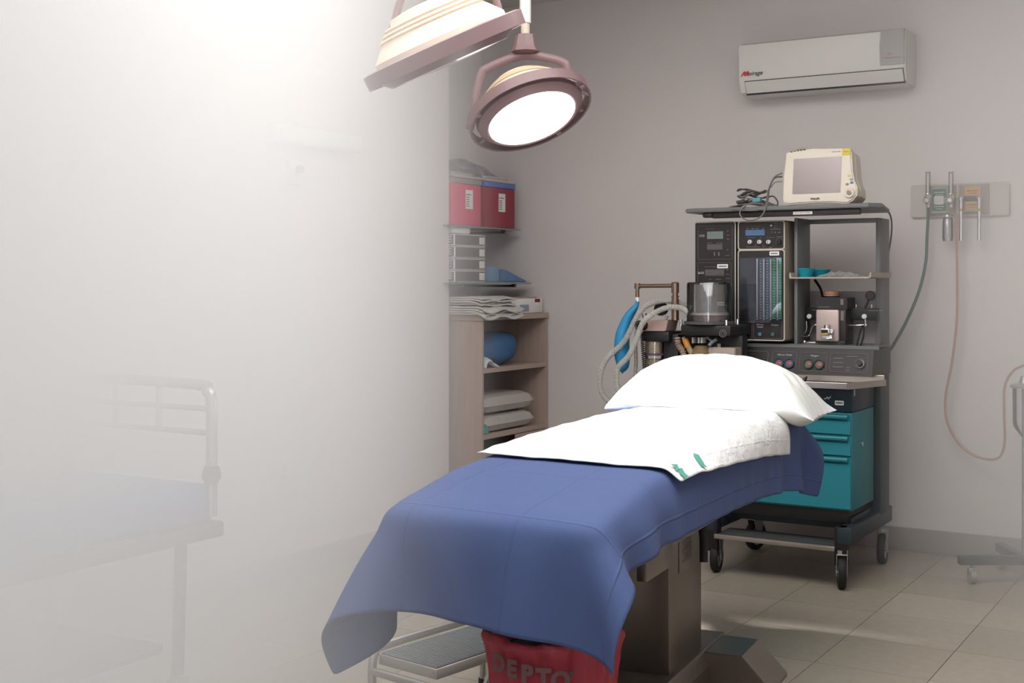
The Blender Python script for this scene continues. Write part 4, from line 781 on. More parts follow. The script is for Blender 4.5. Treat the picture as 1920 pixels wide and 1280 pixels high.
def pack(y0, y1, z0, h, seed, label, m=M_pack):
    k = NB(); n1, n2 = 16, 26; Tq = []; Bq = []
    for i in range(n1):
        for j in range(n2):
            u_, v_ = i/(n1-1), j/(n2-1); e = (max(0, 1-abs(2*u_-1)**6)*max(0, 1-abs(2*v_-1)**9))**.4
            x = UF-.30+.29*u_; y = y0+(y1-y0)*v_
            Tq.append(k.verts.new((x, y, z0+h*.42+h*.56*e+.004*wave(u_*7+seed, v_*9, seed)*e))); Bq.append(k.verts.new((x, y, z0+h*.42-h*.41*e)))
    for i in range(n1-1):
        for j in range(n2-1):
            a = i*n2+j; k.faces.new((Tq[a], Tq[a+n2], Tq[a+n2+1], Tq[a+1])); k.faces.new((Bq[a], Bq[a+1], Bq[a+n2+1], Bq[a+n2]))
    bmesh.ops.remove_doubles(k, verts=k.verts, dist=.0005)
    return tag(room(obj('bedding_pack', k, m)), label, 'pack', 'white packs in the wooden unit')
pack(5.89, 6.42, .527, .10, 1, 'creased white plastic pack, lower of the two in the wooden unit')
pack(5.88, 6.42, .629, .105, 4, 'smooth white plastic pack lying on top of the creased pack')
k = NB(); prism(k, [(5.862, 0), (5.93, 0), (5.92, .045), (5.87, .06)], UF-.05, UF-.012, .004, axis='X'); bmesh.ops.translate(k, vec=(0, 0, .527), verts=k.verts)
tag(room(obj('teal_packet', k, mat('mint_teal', (84, 166, 160), .45, noise=.05))), 'small teal packet in front of the creased white pack', 'packet')

# ------------------------------------------------------------------ surgical lamps
M_lampd = mat('lamp_dark_mauve', (124, 100, 102), .35, noise=.05)
M_cream = mat('lamp_cream', (222, 200, 184), .4, noise=.03)
M_lampw = mat('lamp_white', (228, 224, 220), .35, noise=.02)
def lamp(label, c, n, xh, R_, lit, hub, top, mount, arm_pts=None):
    t = thing('surgical_lamp', label, 'lamp', c, 0)
    n = Vector(n).normalized(); x = Vector(xh); x = (x-n*x.dot(n)).normalized(); y = (-n).cross(x)
    Q = Matrix((x, y, -n)).transposed().to_4x4()
    f = R_/.27
    def LB(prof, **k): a = NB(); lathe(a, [(r*f, h*f) for r, h in prof], m=Q, seg=48, **k); return a
    obj('bezel', LB([(.192, -.030), (.20, -.034), (.232, -.008), (.236, .012), (.226, .016), (.20, .010)]), M_lampd, t)
    le = mat('lamp_lens_lit', (255, 252, 246), .2, emit=7, noise=.001) if lit else mat('lamp_lens_off', (214, 208, 204), .15, noise=.03)
    obj('lens', LB([(0, -.040), (.10, -.038), (.17, -.034), (.196, -.029), (.196, -.02), (0, -.02)]), le, t)
    hs_ = obj('housing', LB([(.225, .014), (.222, .05), (.19, .085), (.175, .10), (.172, .112), (.160, .114), (.157, .126), (.145, .128), (.142, .140), (.128, .142), (.12, .16), (.07, .168), (0, .17)]), M_cream, t, sharp=25)
    a = NB()
    for r, h in ((.174, .106), (.159, .120), (.144, .134)): obj('louver_ring', lathe(NB(), [((r+.004)*f, (h-.004)*f), ((r+.009)*f, h*f), ((r+.003)*f, (h+.003)*f)], m=Q, seg=48), mat('lamp_louver_amber', (236, 220, 186), .4, noise=.05), hs_)
    # bumper ring: wide flat band standing off the bezel
    a = LB([(.262, -.012), (.270, -.014), (.272, .030), (.262, .034), (.260, .030), (.262, -.012)]); rg = obj('bumper_ring', a, M_lampd, t)
    a = NB()
    for ph in (25, 155, 205, 335): 
        w_ = Matrix.Rotation(R(ph), 4, 'Z'); obj('ring_strut', bx(NB(), .225*f, .266*f, -.010*f, .010*f, -.004*f, .014*f, .002, m=Q @ w_), M_lampd, rg)
    a = NB(); bx(a, .205*f, .235*f, -.012, .012, -.028*f, -.010*f, .002, m=Q @ Matrix.Rotation(R(60), 4, 'Z')); obj('latch', a, M_chrome, t)
    # yoke
    hubv = Vector(hub)-Vector(c); a = NB()
    e1 = Q @ Vector((-.268*f, 0, .012*f)); e2 = Q @ Vector((.268*f, 0, .012*f))
    pr = lambda p: Vector(p)-Vector(c)
    yp = arm_pts
    tube(a, [e1]+[pr(p) for p in yp]+[e2], .0125*f, 10, smooth=5, flat=1.5); obj('yoke', a, M_lampd, t)
    a = NB(); lathe(a, [(.020, .055), (.042, .05), (.046, .03), (.052, .0), (.062, -.02), (.03, -.03), (0, -.03)], loc=hubv, seg=8); obj('hub', a, M_lampd, t)
    a = NB(); cyl(a, hubv+Vector((0, 0, .04)), hubv+Vector((0, 0, .105)), .019, 18); obj('swivel_pin', a, mat('lamp_tan', (206, 190, 172), .4, noise=.03), t)
    a = NB(); cyl(a, hubv+Vector((0, 0, .10)), (hubv.x, hubv.y, top-c[2]), .024, 20)
    mv = Vector(mount)-Vector(c); mv.z = top-c[2]
    cyl(a, (hubv.x, hubv.y, top-c[2]), mv, .026, 18); cyl(a, mv-Vector((0, 0, .04)), (mv.x, mv.y, ZC-c[2]), .036, 20)
    lathe(a, [(.09, ZC-c[2]-.03), (.09, ZC-c[2])], loc=(mv.x, mv.y, 0)); obj('support_arm', a, M_lampw, t); return t, Q
Y1 = 5.4
C1 = at(994, 212, Y1)
l1, Q1 = lamp('lit round surgical lamp with dark ring shining down over the pillow', C1, (.30, -.39, -.87), (.94, .07, .33), .268, True, at(985, 88, Y1), 2.80, (.10, 6.2-.2, 3),
    [at(890, 212, Y1), at(893, 175, Y1), at(903, 138, Y1), at(914, 128, Y1), at(950, 112, Y1), at(985, 104, Y1), at(1020, 107, Y1), at(1056, 117, Y1), at(1064, 132, Y1), at(1071, 158, Y1)])
sp = bpy.data.lights.new('lamp_light', 'SPOT'); sp.energy = LAMP_POWER; sp.spot_size = R(42); sp.spot_blend = .9; sp.shadow_soft_size = .10; sp.color = (1, .97, .93)
so = bpy.data.objects.new('lamp_light', sp); COL.objects.link(so); nn = Vector((.30, -.39, -.87)).normalized()
so.location = C1+nn*.15; tgt = Vector((.50, 4.80, .86)); so.rotation_euler = (tgt-so.location).to_track_quat('-Z', 'Y').to_euler()
Y2 = 4.05
C2 = at(836, 100, Y2)
l2, Q2 = lamp('unlit round surgical lamp seen from its cream back at top left of the lit one', C2, (.40, .16, -.90), (.92, .02, .41), .27, False, at(868, -60, Y2), 2.85, (-.35, 4.9, 3),
    [at(722, 130, Y2), at(735, 60, Y2), at(760, -20, Y2), at(800, -55, Y2), at(868, -60, Y2), at(915, -40, Y2), at(930, 0, Y2), at(945, 40, Y2)])

# ------------------------------------------------------------------ operating table
TY = R(25)
Ut = Vector((math.cos(TY), -math.sin(TY), 0)); Vt = Vector((math.sin(TY), math.cos(TY), 0)); TO = Vector((-.065, 3.105, 0))
TL = 2.16
TZc = [(0, .775), (.10, .795), (.38, .832), (.78, .852), (1.05, .866), (1.4, .876), (1.8, .874), (2.16, .850)]
def ztop(t): return np.interp(t, [a for a, b in TZc], [b for a, b in TZc])
def TW(s, t, z): return TO+Ut*s+Vt*t+Vector((0, 0, z))
ot = thing('operating_table', 'stainless steel operating table under the blue drape', 'operating table', TO, -TY)
k = NB(); n1, n2 = 3, 30; HS = .29
def slab(k, hs, zoff0, zoff1, t0, t1):
    n = 24; rows = []
    for i in range(n+1):
        t = t0+(t1-t0)*i/n; z = float(ztop(t)); rows.append([k.verts.new(p) for p in ((-hs, t, z+zoff0), (hs, t, z+zoff0), (hs, t, z+zoff1), (-hs, t, z+zoff1))])
    for i in range(n):
        for j in range(4): k.faces.new((rows[i][j], rows[i][(j+1) % 4], rows[i+1][(j+1) % 4], rows[i+1][j]))
    k.faces.new(rows[0]); k.faces.new(rows[-1][::-1]); return k
obj('mattress', slab(NB(), HS-.02, -.085, -.012, .02, TL-.02), M_blk2, ot, smooth=False)
obj('table_top', slab(NB(), HS-.015, -.115, -.085, .01, TL-.01), M_steel, ot, smooth=False)
for s in (-1, 1):
    k = NB(); bx(k, s*(HS-.006)-.005, s*(HS-.006)+.005, .3, 1.8, .70, .73, .002); obj('side_rail', k, M_steel, ot)
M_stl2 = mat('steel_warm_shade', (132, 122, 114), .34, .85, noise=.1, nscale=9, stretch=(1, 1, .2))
k = NB(); prism(k, [(.36, .60), (1.95, .60), (1.95, .77), (.20, .74), (.20, .645), (.36, .645)], -.25, .25, .006, axis='X'); obj('table_frame', k, M_stl2, ot)
k = NB(); bx(k, .245, .275, .40, .62, .565, .66, .004); obj('frame_block', k, M_stl2, ot)
CT0, CT1, CSH = 1.055, 1.40, .125
colu = obj('column', bx(NB(), -CSH, CSH, CT0, CT1, .118, .62, .006), M_stl2, ot)
k = NB(); bx(k, CSH, CSH+.003, CT0+.09, CT0+.22, .42, .60, .001); pl = obj('control_plate', k, M_stl2, colu); 
lines(pl, [(0, 0, 0, 0)], 0, M_ink) if False else None
k = NB(); 
for z in (.57, .54, .51, .48, .45): bx(k, CSH+.003, CSH+.0036, CT0+.12, CT0+.20, z, z+.008)
o_ = obj('printed_text', k, mat('faded_ink', (104, 92, 86), .5, noise=.05), pl, smooth=False); o_['kind'] = 'stuff'
k = NB(); tube(k, [(CSH+.012, CT0+.27, .585), (CSH+.03, CT0+.262, .52), (CSH+.036, CT0+.25, .43)], .014, 12, smooth=4); obj('lever', k, M_rubber, colu)
k = NB(); bx(k, CSH+.002, CSH+.012, CT0+.26, CT0+.30, .57, .60, .002); obj('lever_mount', k, M_stl2, colu)
# base: spine plus cross foot with sloping ends
k = NB(); prism(k, [(-.16, 0), (.16, 0), (.16, .07), (.14, .12), (-.14, .12), (-.16, .07)], .62, 1.62, .003, axis='Y')
obj('base_spine', k, M_stl2, ot, smooth=False)
for t0, t1 in ((1.37, 1.60),):
    k = NB(); prism(k, [(-.37, 0), (.37, 0), (.37, .012), (.27, .115), (-.27, .115), (-.37, .012)], t0, t1, .003, axis='Y'); obj('cross_foot', k, M_stl2, ot, smooth=False)

# ------------------------------------------------------------------ cloth solver (position based), table axes
def drape(nx, ny, h, org, ang, off, it=14, steps=170, wr=.002, seed=1, grav=.0012, bend=.35, fixm=.06, lim=TL, hs=HS, stiff=.05):
    rg = np.random.default_rng(seed)
    I, J = np.meshgrid(np.arange(nx+1), np.arange(ny+1), indexing='ij'); ca, sa = math.cos(ang), math.sin(ang)
    x = I*h; y = J*h
    P = np.stack([org[0]+x*ca-y*sa, org[1]+x*sa+y*ca, np.zeros_like(x, dtype=float)], -1)
    P[..., 2] = ztop(np.clip(P[..., 1], 0, lim))+off
    def nz(a, b): return (np.sin(a*7+seed)+np.sin(b*9+seed*2)+np.sin((a+b)*17+seed)*.6+np.sin((a-b)*29)*.35)/2.9
    inside = (np.abs(P[..., 0]) < hs-fixm) & (P[..., 1] > fixm) & (P[..., 1] < lim-fixm)
    P[..., 2] += np.where(inside, wr*nz(P[..., 0]*3, P[..., 1]*3)+wr, 0)
    P += rg.normal(0, .00015, P.shape)*(~inside)[..., None]
    Wt = np.where(inside, 0.0, 1.0)[..., None]; Q = P.copy()
    def sol(A, B, wa, wb, L0, k):
        d = B-A; l = np.sqrt((d*d).sum(-1, keepdims=True))+1e-9; wsum = wa+wb+1e-9; c = k*(l-L0)/l*d/wsum; A += c*wa; B -= c*wb
    def sol1(A, B, wa, wb, L0, k):
        d = B-A; l = np.sqrt((d*d).sum(-1, keepdims=True))+1e-9; wsum = wa+wb+1e-9; c = k*np.minimum(0, l-L0*.985)/l*d/wsum; A += c*wa; B -= c*wb
    rr = .035; r2 = math.sqrt(2)*h
    def collide(P):
        s, t, z = P[..., 0], P[..., 1], P[..., 2]; tc = np.clip(t, 0, lim); zt_ = ztop(tc)+off-.002
        hx, hy, hz = hs, lim/2, .16
        px, py, pz = s, t-lim/2, z-(zt_-hz)
        qx, qy, qz = np.abs(px)-hx+rr, np.abs(py)-hy+rr, np.abs(pz)-hz+rr
        mx, my, mz = np.maximum(qx, 0), np.maximum(qy, 0), np.maximum(qz, 0); l = np.sqrt(mx*mx+my*my+mz*mz)
        d = l+np.minimum(np.maximum(qx, np.maximum(qy, qz)), 0)-rr
        hit = d < .002
        out = l > 1e-6; ll = np.where(out, l, 1)
        gx, gy, gz = mx/ll*np.sign(px), my/ll*np.sign(py), mz/ll*np.sign(pz)
        zmax = (~out) & (qz >= qx) & (qz >= qy); xmax = (~out) & ~zmax & (qx >= qy); ymax = (~out) & ~zmax & ~xmax
        gz = np.where(zmax, 1, gz); gx = np.where(xmax, np.sign(px), gx); gy = np.where(ymax, np.sign(py), gy)
        m = np.where(hit, .002-d, 0)*(Wt[..., 0] > 0)
        P[..., 0] += m*gx; P[..., 1] += m*gy; P[..., 2] += m*gz
        return hit
    for st in range(steps):
        vel = (P-Q)*.965; Q = P.copy(); P = P+vel*Wt; P[..., 2] -= grav*Wt[..., 0]
        for _ in range(it):
            for o_ in (0, 1):
                n = (nx+1-o_)//2*2; sol(P[o_:o_+n:2], P[o_+1:o_+n:2], Wt[o_:o_+n:2], Wt[o_+1:o_+n:2], h, 1)
                n = (ny+1-o_)//2*2; sol(P[:, o_:o_+n:2], P[:, o_+1:o_+n:2], Wt[:, o_:o_+n:2], Wt[:, o_+1:o_+n:2], h, 1)
            for o_ in (0, 1):
                n = (nx+1-o_)//2*2; a, b = slice(o_, o_+n, 2), slice(o_+1, o_+n, 2)
                sol(P[a, :-1], P[b, 1:], Wt[a, :-1], Wt[b, 1:], r2, .5); sol(P[a, 1:], P[b, :-1], Wt[a, 1:], Wt[b, :-1], r2, .5)
            for o_ in range(0, 4):
                A = P[o_:-2:4]; B = P[o_+2::4][:len(A)]; A = A[:len(B)]; sol(A, B, Wt[o_:-2:4][:len(B)], Wt[o_+2::4][:len(B)], 2*h, bend)
                A = P[:, o_:-2:4]; B = P[:, o_+2::4][:, :A.shape[1]]; A = A[:, :B.shape[1]]; sol(A, B, Wt[:, o_:-2:4][:, :B.shape[1]], Wt[:, o_+2::4][:, :B.shape[1]], 2*h, bend)
            if stiff:
                K = 6
                for o_ in range(0, 2*K):
                    A = P[o_:-K:2*K]; B = P[o_+K::2*K][:len(A)]; A = A[:len(B)]; wa = Wt[o_:-K:2*K][:len(B)]; wb = Wt[o_+K::2*K][:len(B)]
                    if len(B): sol1(A, B, wa, wb, K*h, stiff)
                    A = P[:, o_:-K:2*K]; B = P[:, o_+K::2*K][:, :A.shape[1]]; A = A[:, :B.shape[1]]
                    if B.shape[1]: sol1(A, B, Wt[:, o_:-K:2*K][:, :B.shape[1]], Wt[:, o_+K::2*K][:, :B.shape[1]], K*h, stiff)
            hit = collide(P)
        Q = np.where(hit[..., None], P-(P-Q)*.3, Q)
    fr_ = Wt[1:-1, 1:-1]
    for _ in range(8):
        A = (P[:-2, 1:-1]+P[2:, 1:-1]+P[1:-1, :-2]+P[1:-1, 2:])/4; P[1:-1, 1:-1] += fr_*.5*(A-P[1:-1, 1:-1])
        for E_, W_ in ((P[:, 0], Wt[:, 0]), (P[:, -1], Wt[:, -1]), (P[0], Wt[0]), (P[-1], Wt[-1])): E_[1:-1] += W_[1:-1]*.35*((E_[:-2]+E_[2:])/2-E_[1:-1])
        collide(P)
    return P, x, y
def cloth_obj(name, P, x, y, m, th=.0012):
    nx, ny = P.shape[0]-1, P.shape[1]-1
    me = bpy.data.meshes.new(name); vs = P.reshape(-1, 3)
    idx = np.arange((nx+1)*(ny+1)).reshape(nx+1, ny+1)
    fs = np.stack([idx[:-1, :-1], idx[1:, :-1], idx[1:, 1:], idx[:-1, 1:]], -1).reshape(-1, 4)
    me.from_pydata(vs.tolist(), [], fs.tolist())
    uv = me.uv_layers.new(name='UVMap'); X = x.reshape(-1); Yy = y.reshape(-1)
    li = np.array([l.vertex_index for l in me.loops]); uv.data.foreach_set('uv', np.stack([X[li], Yy[li]], -1).reshape(-1))
    me.polygons.foreach_set('use_smooth', [True]*len(me.polygons)); me.materials.append(m)
    o = bpy.data.objects.new(name, me); COL.objects.link(o)
    s = o.modifiers.new('sub', 'SUBSURF'); s.levels = 1; s.render_levels = 1
    s = o.modifiers.new('solid', 'SOLIDIFY'); s.thickness = th; s.offset = 1
    o.location = TO; o.rotation_euler = (0, 0, -TY); return o
def crease_mat(name, rgb, sx, sy, strength, dist, noise_b, tint=.06, ox=0.0, oy=0.0, crinkle=0, rough=.85):
    m = bpy.data.materials.new(name); m.use_nodes = True; nt = m.node_tree; p = nt.nodes['Principled BSDF']; c = lin(rgb)
    p.inputs['Roughness'].default_value = rough; p.inputs['Base Color'].default_value = c+(1,)
    uv = nt.nodes.new('ShaderNodeUVMap'); uv.uv_map = 'UVMap'; sp_ = nt.nodes.new('ShaderNodeSeparateXYZ'); nt.links.new(uv.outputs[0], sp_.inputs[0])
    def line(out, off, per):
        a = nt.nodes.new('ShaderNodeMath'); a.operation = 'ADD'; a.inputs[1].default_value = off; nt.links.new(out, a.inputs[0])
        b = nt.nodes.new('ShaderNodeMath'); b.operation = 'PINGPONG'; b.inputs[1].default_value = per/2; nt.links.new(a.outputs[0], b.inputs[0])
        d = nt.nodes.new('ShaderNodeMapRange'); d.inputs[1].default_value = 0; d.inputs[2].default_value = dist; d.inputs[3].default_value = 1; d.inputs[4].default_value = 0; d.interpolation_type = 'SMOOTHSTEP'
        nt.links.new(b.outputs[0], d.inputs[0]); return d.outputs[0]
    l1_, l2_ = line(sp_.outputs[0], ox, sx), line(sp_.outputs[1], oy, sy)
    mx = nt.nodes.new('ShaderNodeMath'); mx.operation = 'MAXIMUM'; nt.links.new(l1_, mx.inputs[0]); nt.links.new(l2_, mx.inputs[1])
    b1 = nt.nodes.new('ShaderNodeBump'); b1.inputs['Strength'].default_value = strength; b1.inputs['Distance'].default_value = .004; nt.links.new(mx.outputs[0], b1.inputs['Height'])
    n = nt.nodes.new('ShaderNodeTexNoise'); n.inputs['Scale'].default_value = noise_b; n.inputs['Detail'].default_value = 6; nt.links.new(uv.outputs[0], n.inputs['Vector'])
    b2 = nt.nodes.new('ShaderNodeBump'); b2.inputs['Strength'].default_value = .35 if not crinkle else crinkle; b2.inputs['Distance'].default_value = .003 if not crinkle else .012
    if crinkle: n.inputs['Distortion'].default_value = 1.2
    nt.links.new(n.outputs['Fac'], b2.inputs['Height']); nt.links.new(b1.outputs[0], b2.inputs['Normal']); nt.links.new(b2.outputs[0], p.inputs['Normal'])
    n2_ = nt.nodes.new('ShaderNodeTexNoise'); n2_.inputs['Scale'].default_value = 240; nt.links.new(uv.outputs[0], n2_.inputs['Vector'])
    r = nt.nodes.new('ShaderNodeMixRGB'); r.inputs[1].default_value = tuple(v_*(1-tint) for v_ in c)+(1,); r.inputs[2].default_value = tuple(min(1, v_*(1+tint)) for v_ in c)+(1,); nt.links.new(n2_.outputs['Fac'], r.inputs[0]); nt.links.new(r.outputs[0], p.inputs['Base Color'])
    return m
M_drape = crease_mat('blue_nonwoven', (68, 85, 130), .29, .33, .5, .006, 9, .12, ox=-.11, oy=.04)
M_pad = crease_mat('white_absorbent_pad', (228, 228, 228), .2, .3, .25, .006, 22, .02, crinkle=.7)
hh = .02; dw, dl = 1.04, 2.52
P, x, y = drape(int(dw/hh), int(dl/hh), hh, (-.63, -.20), R(-4.2), .0, it=16, steps=170, wr=.0018, seed=3, bend=.6, hs=.305)
dro = cloth_obj('blue_drape', P, x, y, M_drape); tag(dro, 'blue disposable surgical drape with fold creases hanging over the table', 'drape')
hh = .0155
pa = TY-R(27)   # pad axis relative to the table
po = (-.305, .56)
P2, x2, y2 = drape(int(.665/hh), int(1.28/hh), hh, po, R(-5), .010, it=14, steps=110, wr=.0032, seed=8, bend=.7, stiff=.15, fixm=.02, hs=.317)
pdo = cloth_obj('absorbent_pad', P2, x2, y2, M_pad, .003); tag(pdo, 'crinkled white absorbent underpad laid on the blue drape in front of the pillow', 'underpad')
def sample(P, s, t):
    d = (P[..., 0]-s)**2+(P[..., 1]-t)**2; i = np.unravel_index(np.argmin(d), d.shape); return Vector(P[i])
for (px, py), (qx, qy) in (((1303, 855), (1317, 880)), ((1259, 877), (1282, 895))):
    k = NB()
    def near(px, py):
        Wd = np.array([[v_ for v_ in (TO+Ut*float(q[0])+Vt*float(q[1])+Vector((0, 0, float(q[2]))))] for q in P2.reshape(-1, 3)]); 
        X_ = 960+F*Wd[:, 0]/Wd[:, 1]; Y_ = HY+F*(CH-Wd[:, 2])/Wd[:, 1]; i = int(np.argmin((X_-px)**2+(Y_-py)**2)); return Vector(P2.reshape(-1, 3)[i])
    cs = [near(px+(qx-px)*q, py+(qy-py)*q) for q in (0, .2, .4, .6, .8, 1)]; rows = []
    for q, c_ in enumerate(cs):
        d = (cs[min(q+1, 5)]-cs[max(q-1, 0)]).normalized(); sd_ = d.cross(Vector((.5, -.2, .8))).normalized(); n_ = sd_.cross(d).normalized(); n_ = n_ if n_.z > 0 else -n_
        rows.append([k.verts.new(c_+sd_*w_*.010+n_*.009) for w_ in (-1, 1)])
    for i in range(5): k.faces.new((rows[i][0], rows[i][1], rows[i+1][1], rows[i+1][0]))
    bmesh.ops.solidify(k, geom=k.faces[:], thickness=.0008)
    o_ = obj('tape_strip', k, mat('mint_tape', (120, 200, 186), .5, noise=.04), pdo); o_['label'] = 'mint green tape strip'

# ------------------------------------------------------------------ pillow
M_pil = mat('pillowcase', (226, 226, 224), .8, noise=.02, bump=.35, bscale=26)
k = NB(); n1, n2 = 61, 41; T_, B_ = [], []
hx = [-1, -.97, -.9, -.75, -.45, -.1, .2, .45, .65, .82, .93, 1]; hyv = [.045, .070, .095, .14, .175, .185, .18, .158, .125, .075, .03, .0]
for i in range(n1):
    for j in range(n2):
        u_ = -1+2*i/(n1-1); v_ = -1+2*j/(n2-1)
        s = .045+.39*u_*(1-.055*(1-v_*v_)*abs(u_)**3); t = 1.93+.22*v_*(1-.12*(1-u_*u_)*abs(v_)**3)
        e = max(0, 1-abs(v_)**2.6)**.62; hgt = float(np.interp(u_, hx, hyv))*e
        lowr = -.012*max(0, 1-abs(u_)**4)*e
        over = max(0, (u_-.70)/.30); dz = -.03*over**1.5-.005-.018*max(0, (-u_-.5)/.5)
        wv = .0035*wave(u_*7, v_*5, 2)*e+.006*math.exp(-((u_-.72)/.07)**2)*math.sin(v_*14+u_*20)*e
        base = .90+.004*math.sin(u_*9)*(abs(v_) > .9)
        T_.append(k.verts.new((s, t, base+hgt+dz+wv))); 
        bz = -.022*e*max(0, 1-abs(u_)**6)-(.045*math.sin(math.pi*min(1, max(0, (u_-.6)/.4)))*e)
        B_.append(k.verts.new((s, t, base+dz+bz)))
for i in range(n1-1):
    for j in range(n2-1):
        a = i*n2+j; k.faces.new((T_[a], T_[a+n2], T_[a+n2+1], T_[a+1])); k.faces.new((B_[a], B_[a+1], B_[a+n2+1], B_[a+n2]))
bmesh.ops.remove_doubles(k, verts=k.verts, dist=.0003)
po_ = obj('pillow', k, M_pil, sharp=80); po_.location = TO; po_.rotation_euler = (0, 0, -TY); tag(po_, 'plump white pillow with a pointed corner at the head of the table', 'pillow')
s_ = po_.modifiers.new('sub', 'SUBSURF'); s_.levels = 1; s_.render_levels = 1

# ------------------------------------------------------------------ step stool and waste bin under the drape
A_, B2, C_ = at(712, 1228, 3.90), at(822, 1262, 3.74), at(840, 1156, 4.33)
zs_ = .225; A_.z = B2.z = C_.z = 0
du = (B2-A_).normalized(); dv = Vector((-du.y, du.x, 0)); ang = math.atan2(du.y, du.x)
st = thing('step_stool', 'chrome tube step stool with ribbed grey tread under the foot of the table', 'step stool', A_, ang)
wS, lS = (B2-A_).length, (C_-A_).length
k = NB()
for x_ in (-.012, wS+.20):
    tube(k, [(x_, -.02, .012), (x_, -.02, zs_-.05), (x_, -.005, zs_+.0), (x_, .04, zs_+.012), (x_, lS-.04, zs_+.012), (x_, lS+.005, zs_), (x_, lS+.02, zs_-.05), (x_, lS+.02, .012)], .0135, 12, smooth=5)
tube(k, [(-.012, lS+.012, zs_+.004), (wS+.20, lS+.012, zs_+.004)], .0115, 12); tube(k, [(-.012, -.02, zs_-.055), (wS+.20, -.02, zs_-.055)], .0125, 12)
fr_ = obj('tube_frame', k, mat('satin_chrome', (196, 192, 188), .3, .8, noise=.04), st)
k = NB()
bx(k, .002, wS-.002, -.006, lS, zs_-.035, zs_-.004, .003); obj('tread_frame', k, mat('tread_edge', (196, 190, 186), .35, .5, noise=.03), st)
k = NB(); bx(k, .008, wS-.008, .0, lS-.006, zs_-.004, zs_)
for i in range(38):
    y_ = .006+i*(lS-.018)/37; bx(k, .010, wS-.010, y_, y_+.005, zs_, zs_+.0022)
obj('tread', k, mat('ribbed_grey_rubber', (132, 136, 138), .6, noise=.05), st, smooth=False)
k = NB()
for x_, y_ in ((.012, -.0065), (wS-.015, -.0065)): obj('rivet', cyl(NB(), (x_, y_-.003, zs_-.02), (x_, y_, zs_-.02), .006, 12), M_chrome, st)
k = NB()
for x_ in (-.012, wS+.20):
    for y_ in (-.02, lS+.02): obj('rubber_foot', cyl(NB(), (x_, y_, 0), (x_, y_, .03), .017, 14), M_rubber, st)
bn = thing('waste_bin', 'round waste bin lined with a translucent red plastic bag under the drape corner', 'waste bin', (at(1036, 1200, 3.22).x, 3.22, 0), 0)
M_red = mat('red_plastic_bag', (200, 78, 94), .32, noise=.18, nscale=7, bump=1.0, bscale=16)
k = NB(); lathe(k, [(0, 0), (.135, 0), (.15, .38), (.158, .42), (.15, .42), (.142, .38), (.128, .01), (0, .01)], seg=36); obj('bucket', k, M_dgrey, bn)
k = NB(); n1, n2 = 30, 72; rows = []
for i in range(n1):
    t = i/(n1-1)
    if t < .72: r = .150+.022*(t/.72)+.010*math.sin(t*9); z = .05+.42*t/.72
    else: q = (t-.72)/.28; r = .178+.006*math.sin(q*3)-.05*q; z = .47+.035*math.sin(q*math.pi*.75)-.06*q*q
    ring = []
    for j in range(n2):
        a = 2*math.pi*j/n2; f_ = .0045*math.sin(a*17+t*3)+.004*math.sin(a*29+1+t*5)+.006*wave(a*2, t*6)
        ring.append(k.verts.new(((r+f_*(1-abs(2*t-1)*.3))*math.cos(a), (r+f_)*math.sin(a), z+.01*wave(a*1.3, 1.0)*t)))
    rows.append(ring)
for i in range(n1-1):
    for j in range(n2): k.faces.new((rows[i][j], rows[i][(j+1) % n2], rows[i+1][(j+1) % n2], rows[i+1][j]))
bmesh.ops.solidify(k, geom=k.faces[:], thickness=.001)
lb_ = obj('bin_bag', k, M_red, bn)
for i, ch in enumerate('DEPTO'):
    a = R(-90-46+12.5*i); rr_ = .1865
    text('lettering', ch, .056, mat('faint_black_print', (96, 66, 68), .6, noise=.1), lb_, (rr_*math.cos(a), rr_*math.sin(a),  .430-.006*i), (R(90), 0, a+R(90)), bold=.0032)

# ------------------------------------------------------------------ stretcher bed along the left wall, inside the added fog
gb = rthing('stretcher', 'wheeled stretcher with chrome end rail and blue mattress by the left wall', 'stretcher', (-3.2, 0, 0))
M_rail = mat('rail_chrome', (190, 190, 192), .25, .9, noise=.04)
k = NB(); tube(k, [(.33, 2.95, .62), (.33, 2.95, .96), (.31, 2.95, 1.01), (.26, 2.95, 1.03), (-.26, 2.95, 1.03), (-.31, 2.95, 1.01), (-.33, 2.95, .96), (-.33, 2.95, .62)], .018, 14, smooth=5)
for z in (.955, .88): tube(k, [(-.33, 2.95, z), (.33, 2.95, z)], .010, 10)
tube(k, [(.10, 2.95, .88), (.10, 2.95, 1.02)], .010, 10); tube(k, [(-.10, 2.95, .88), (-.10, 2.95, 1.02)], .010, 10)
obj('end_rail', k, M_rail, gb)
k = NB(); 
for x_ in (-.33, .33): obj('rail_socket', lathe(NB(), [(0, .035), (.022, .028), (.03, .005), (.03, -.01), (.018, -.03)], loc=(x_, 2.95, .75), seg=16), M_dgrey, gb)
k = NB(); bx(k, -.33, .33, 1.05, 2.98, .60, .72, .03, 3); obj('mattress', k, mat('mattress_blue', (60, 100, 160), .5, noise=.05), gb)
k = NB(); bx(k, -.34, .34, 1.02, 3.0, .55, .60, .01); obj('deck_frame', k, M_dgrey, gb)
for x_ in (-.3, .3):
    for y_ in (1.15, 2.85):
        k = NB(); tube(k, [(x_, y_, .56), (x_*.95, y_, .13)], .02, 12); lg = obj('leg', k, M_dgrey, gb)
        wheel(gb, x_*.95, y_, .06, .2, .03)
k = NB(); bx(k, -.28, .28, 1.2, 2.8, .22, .25, .008); obj('lower_tray', k, M_dgrey, gb)
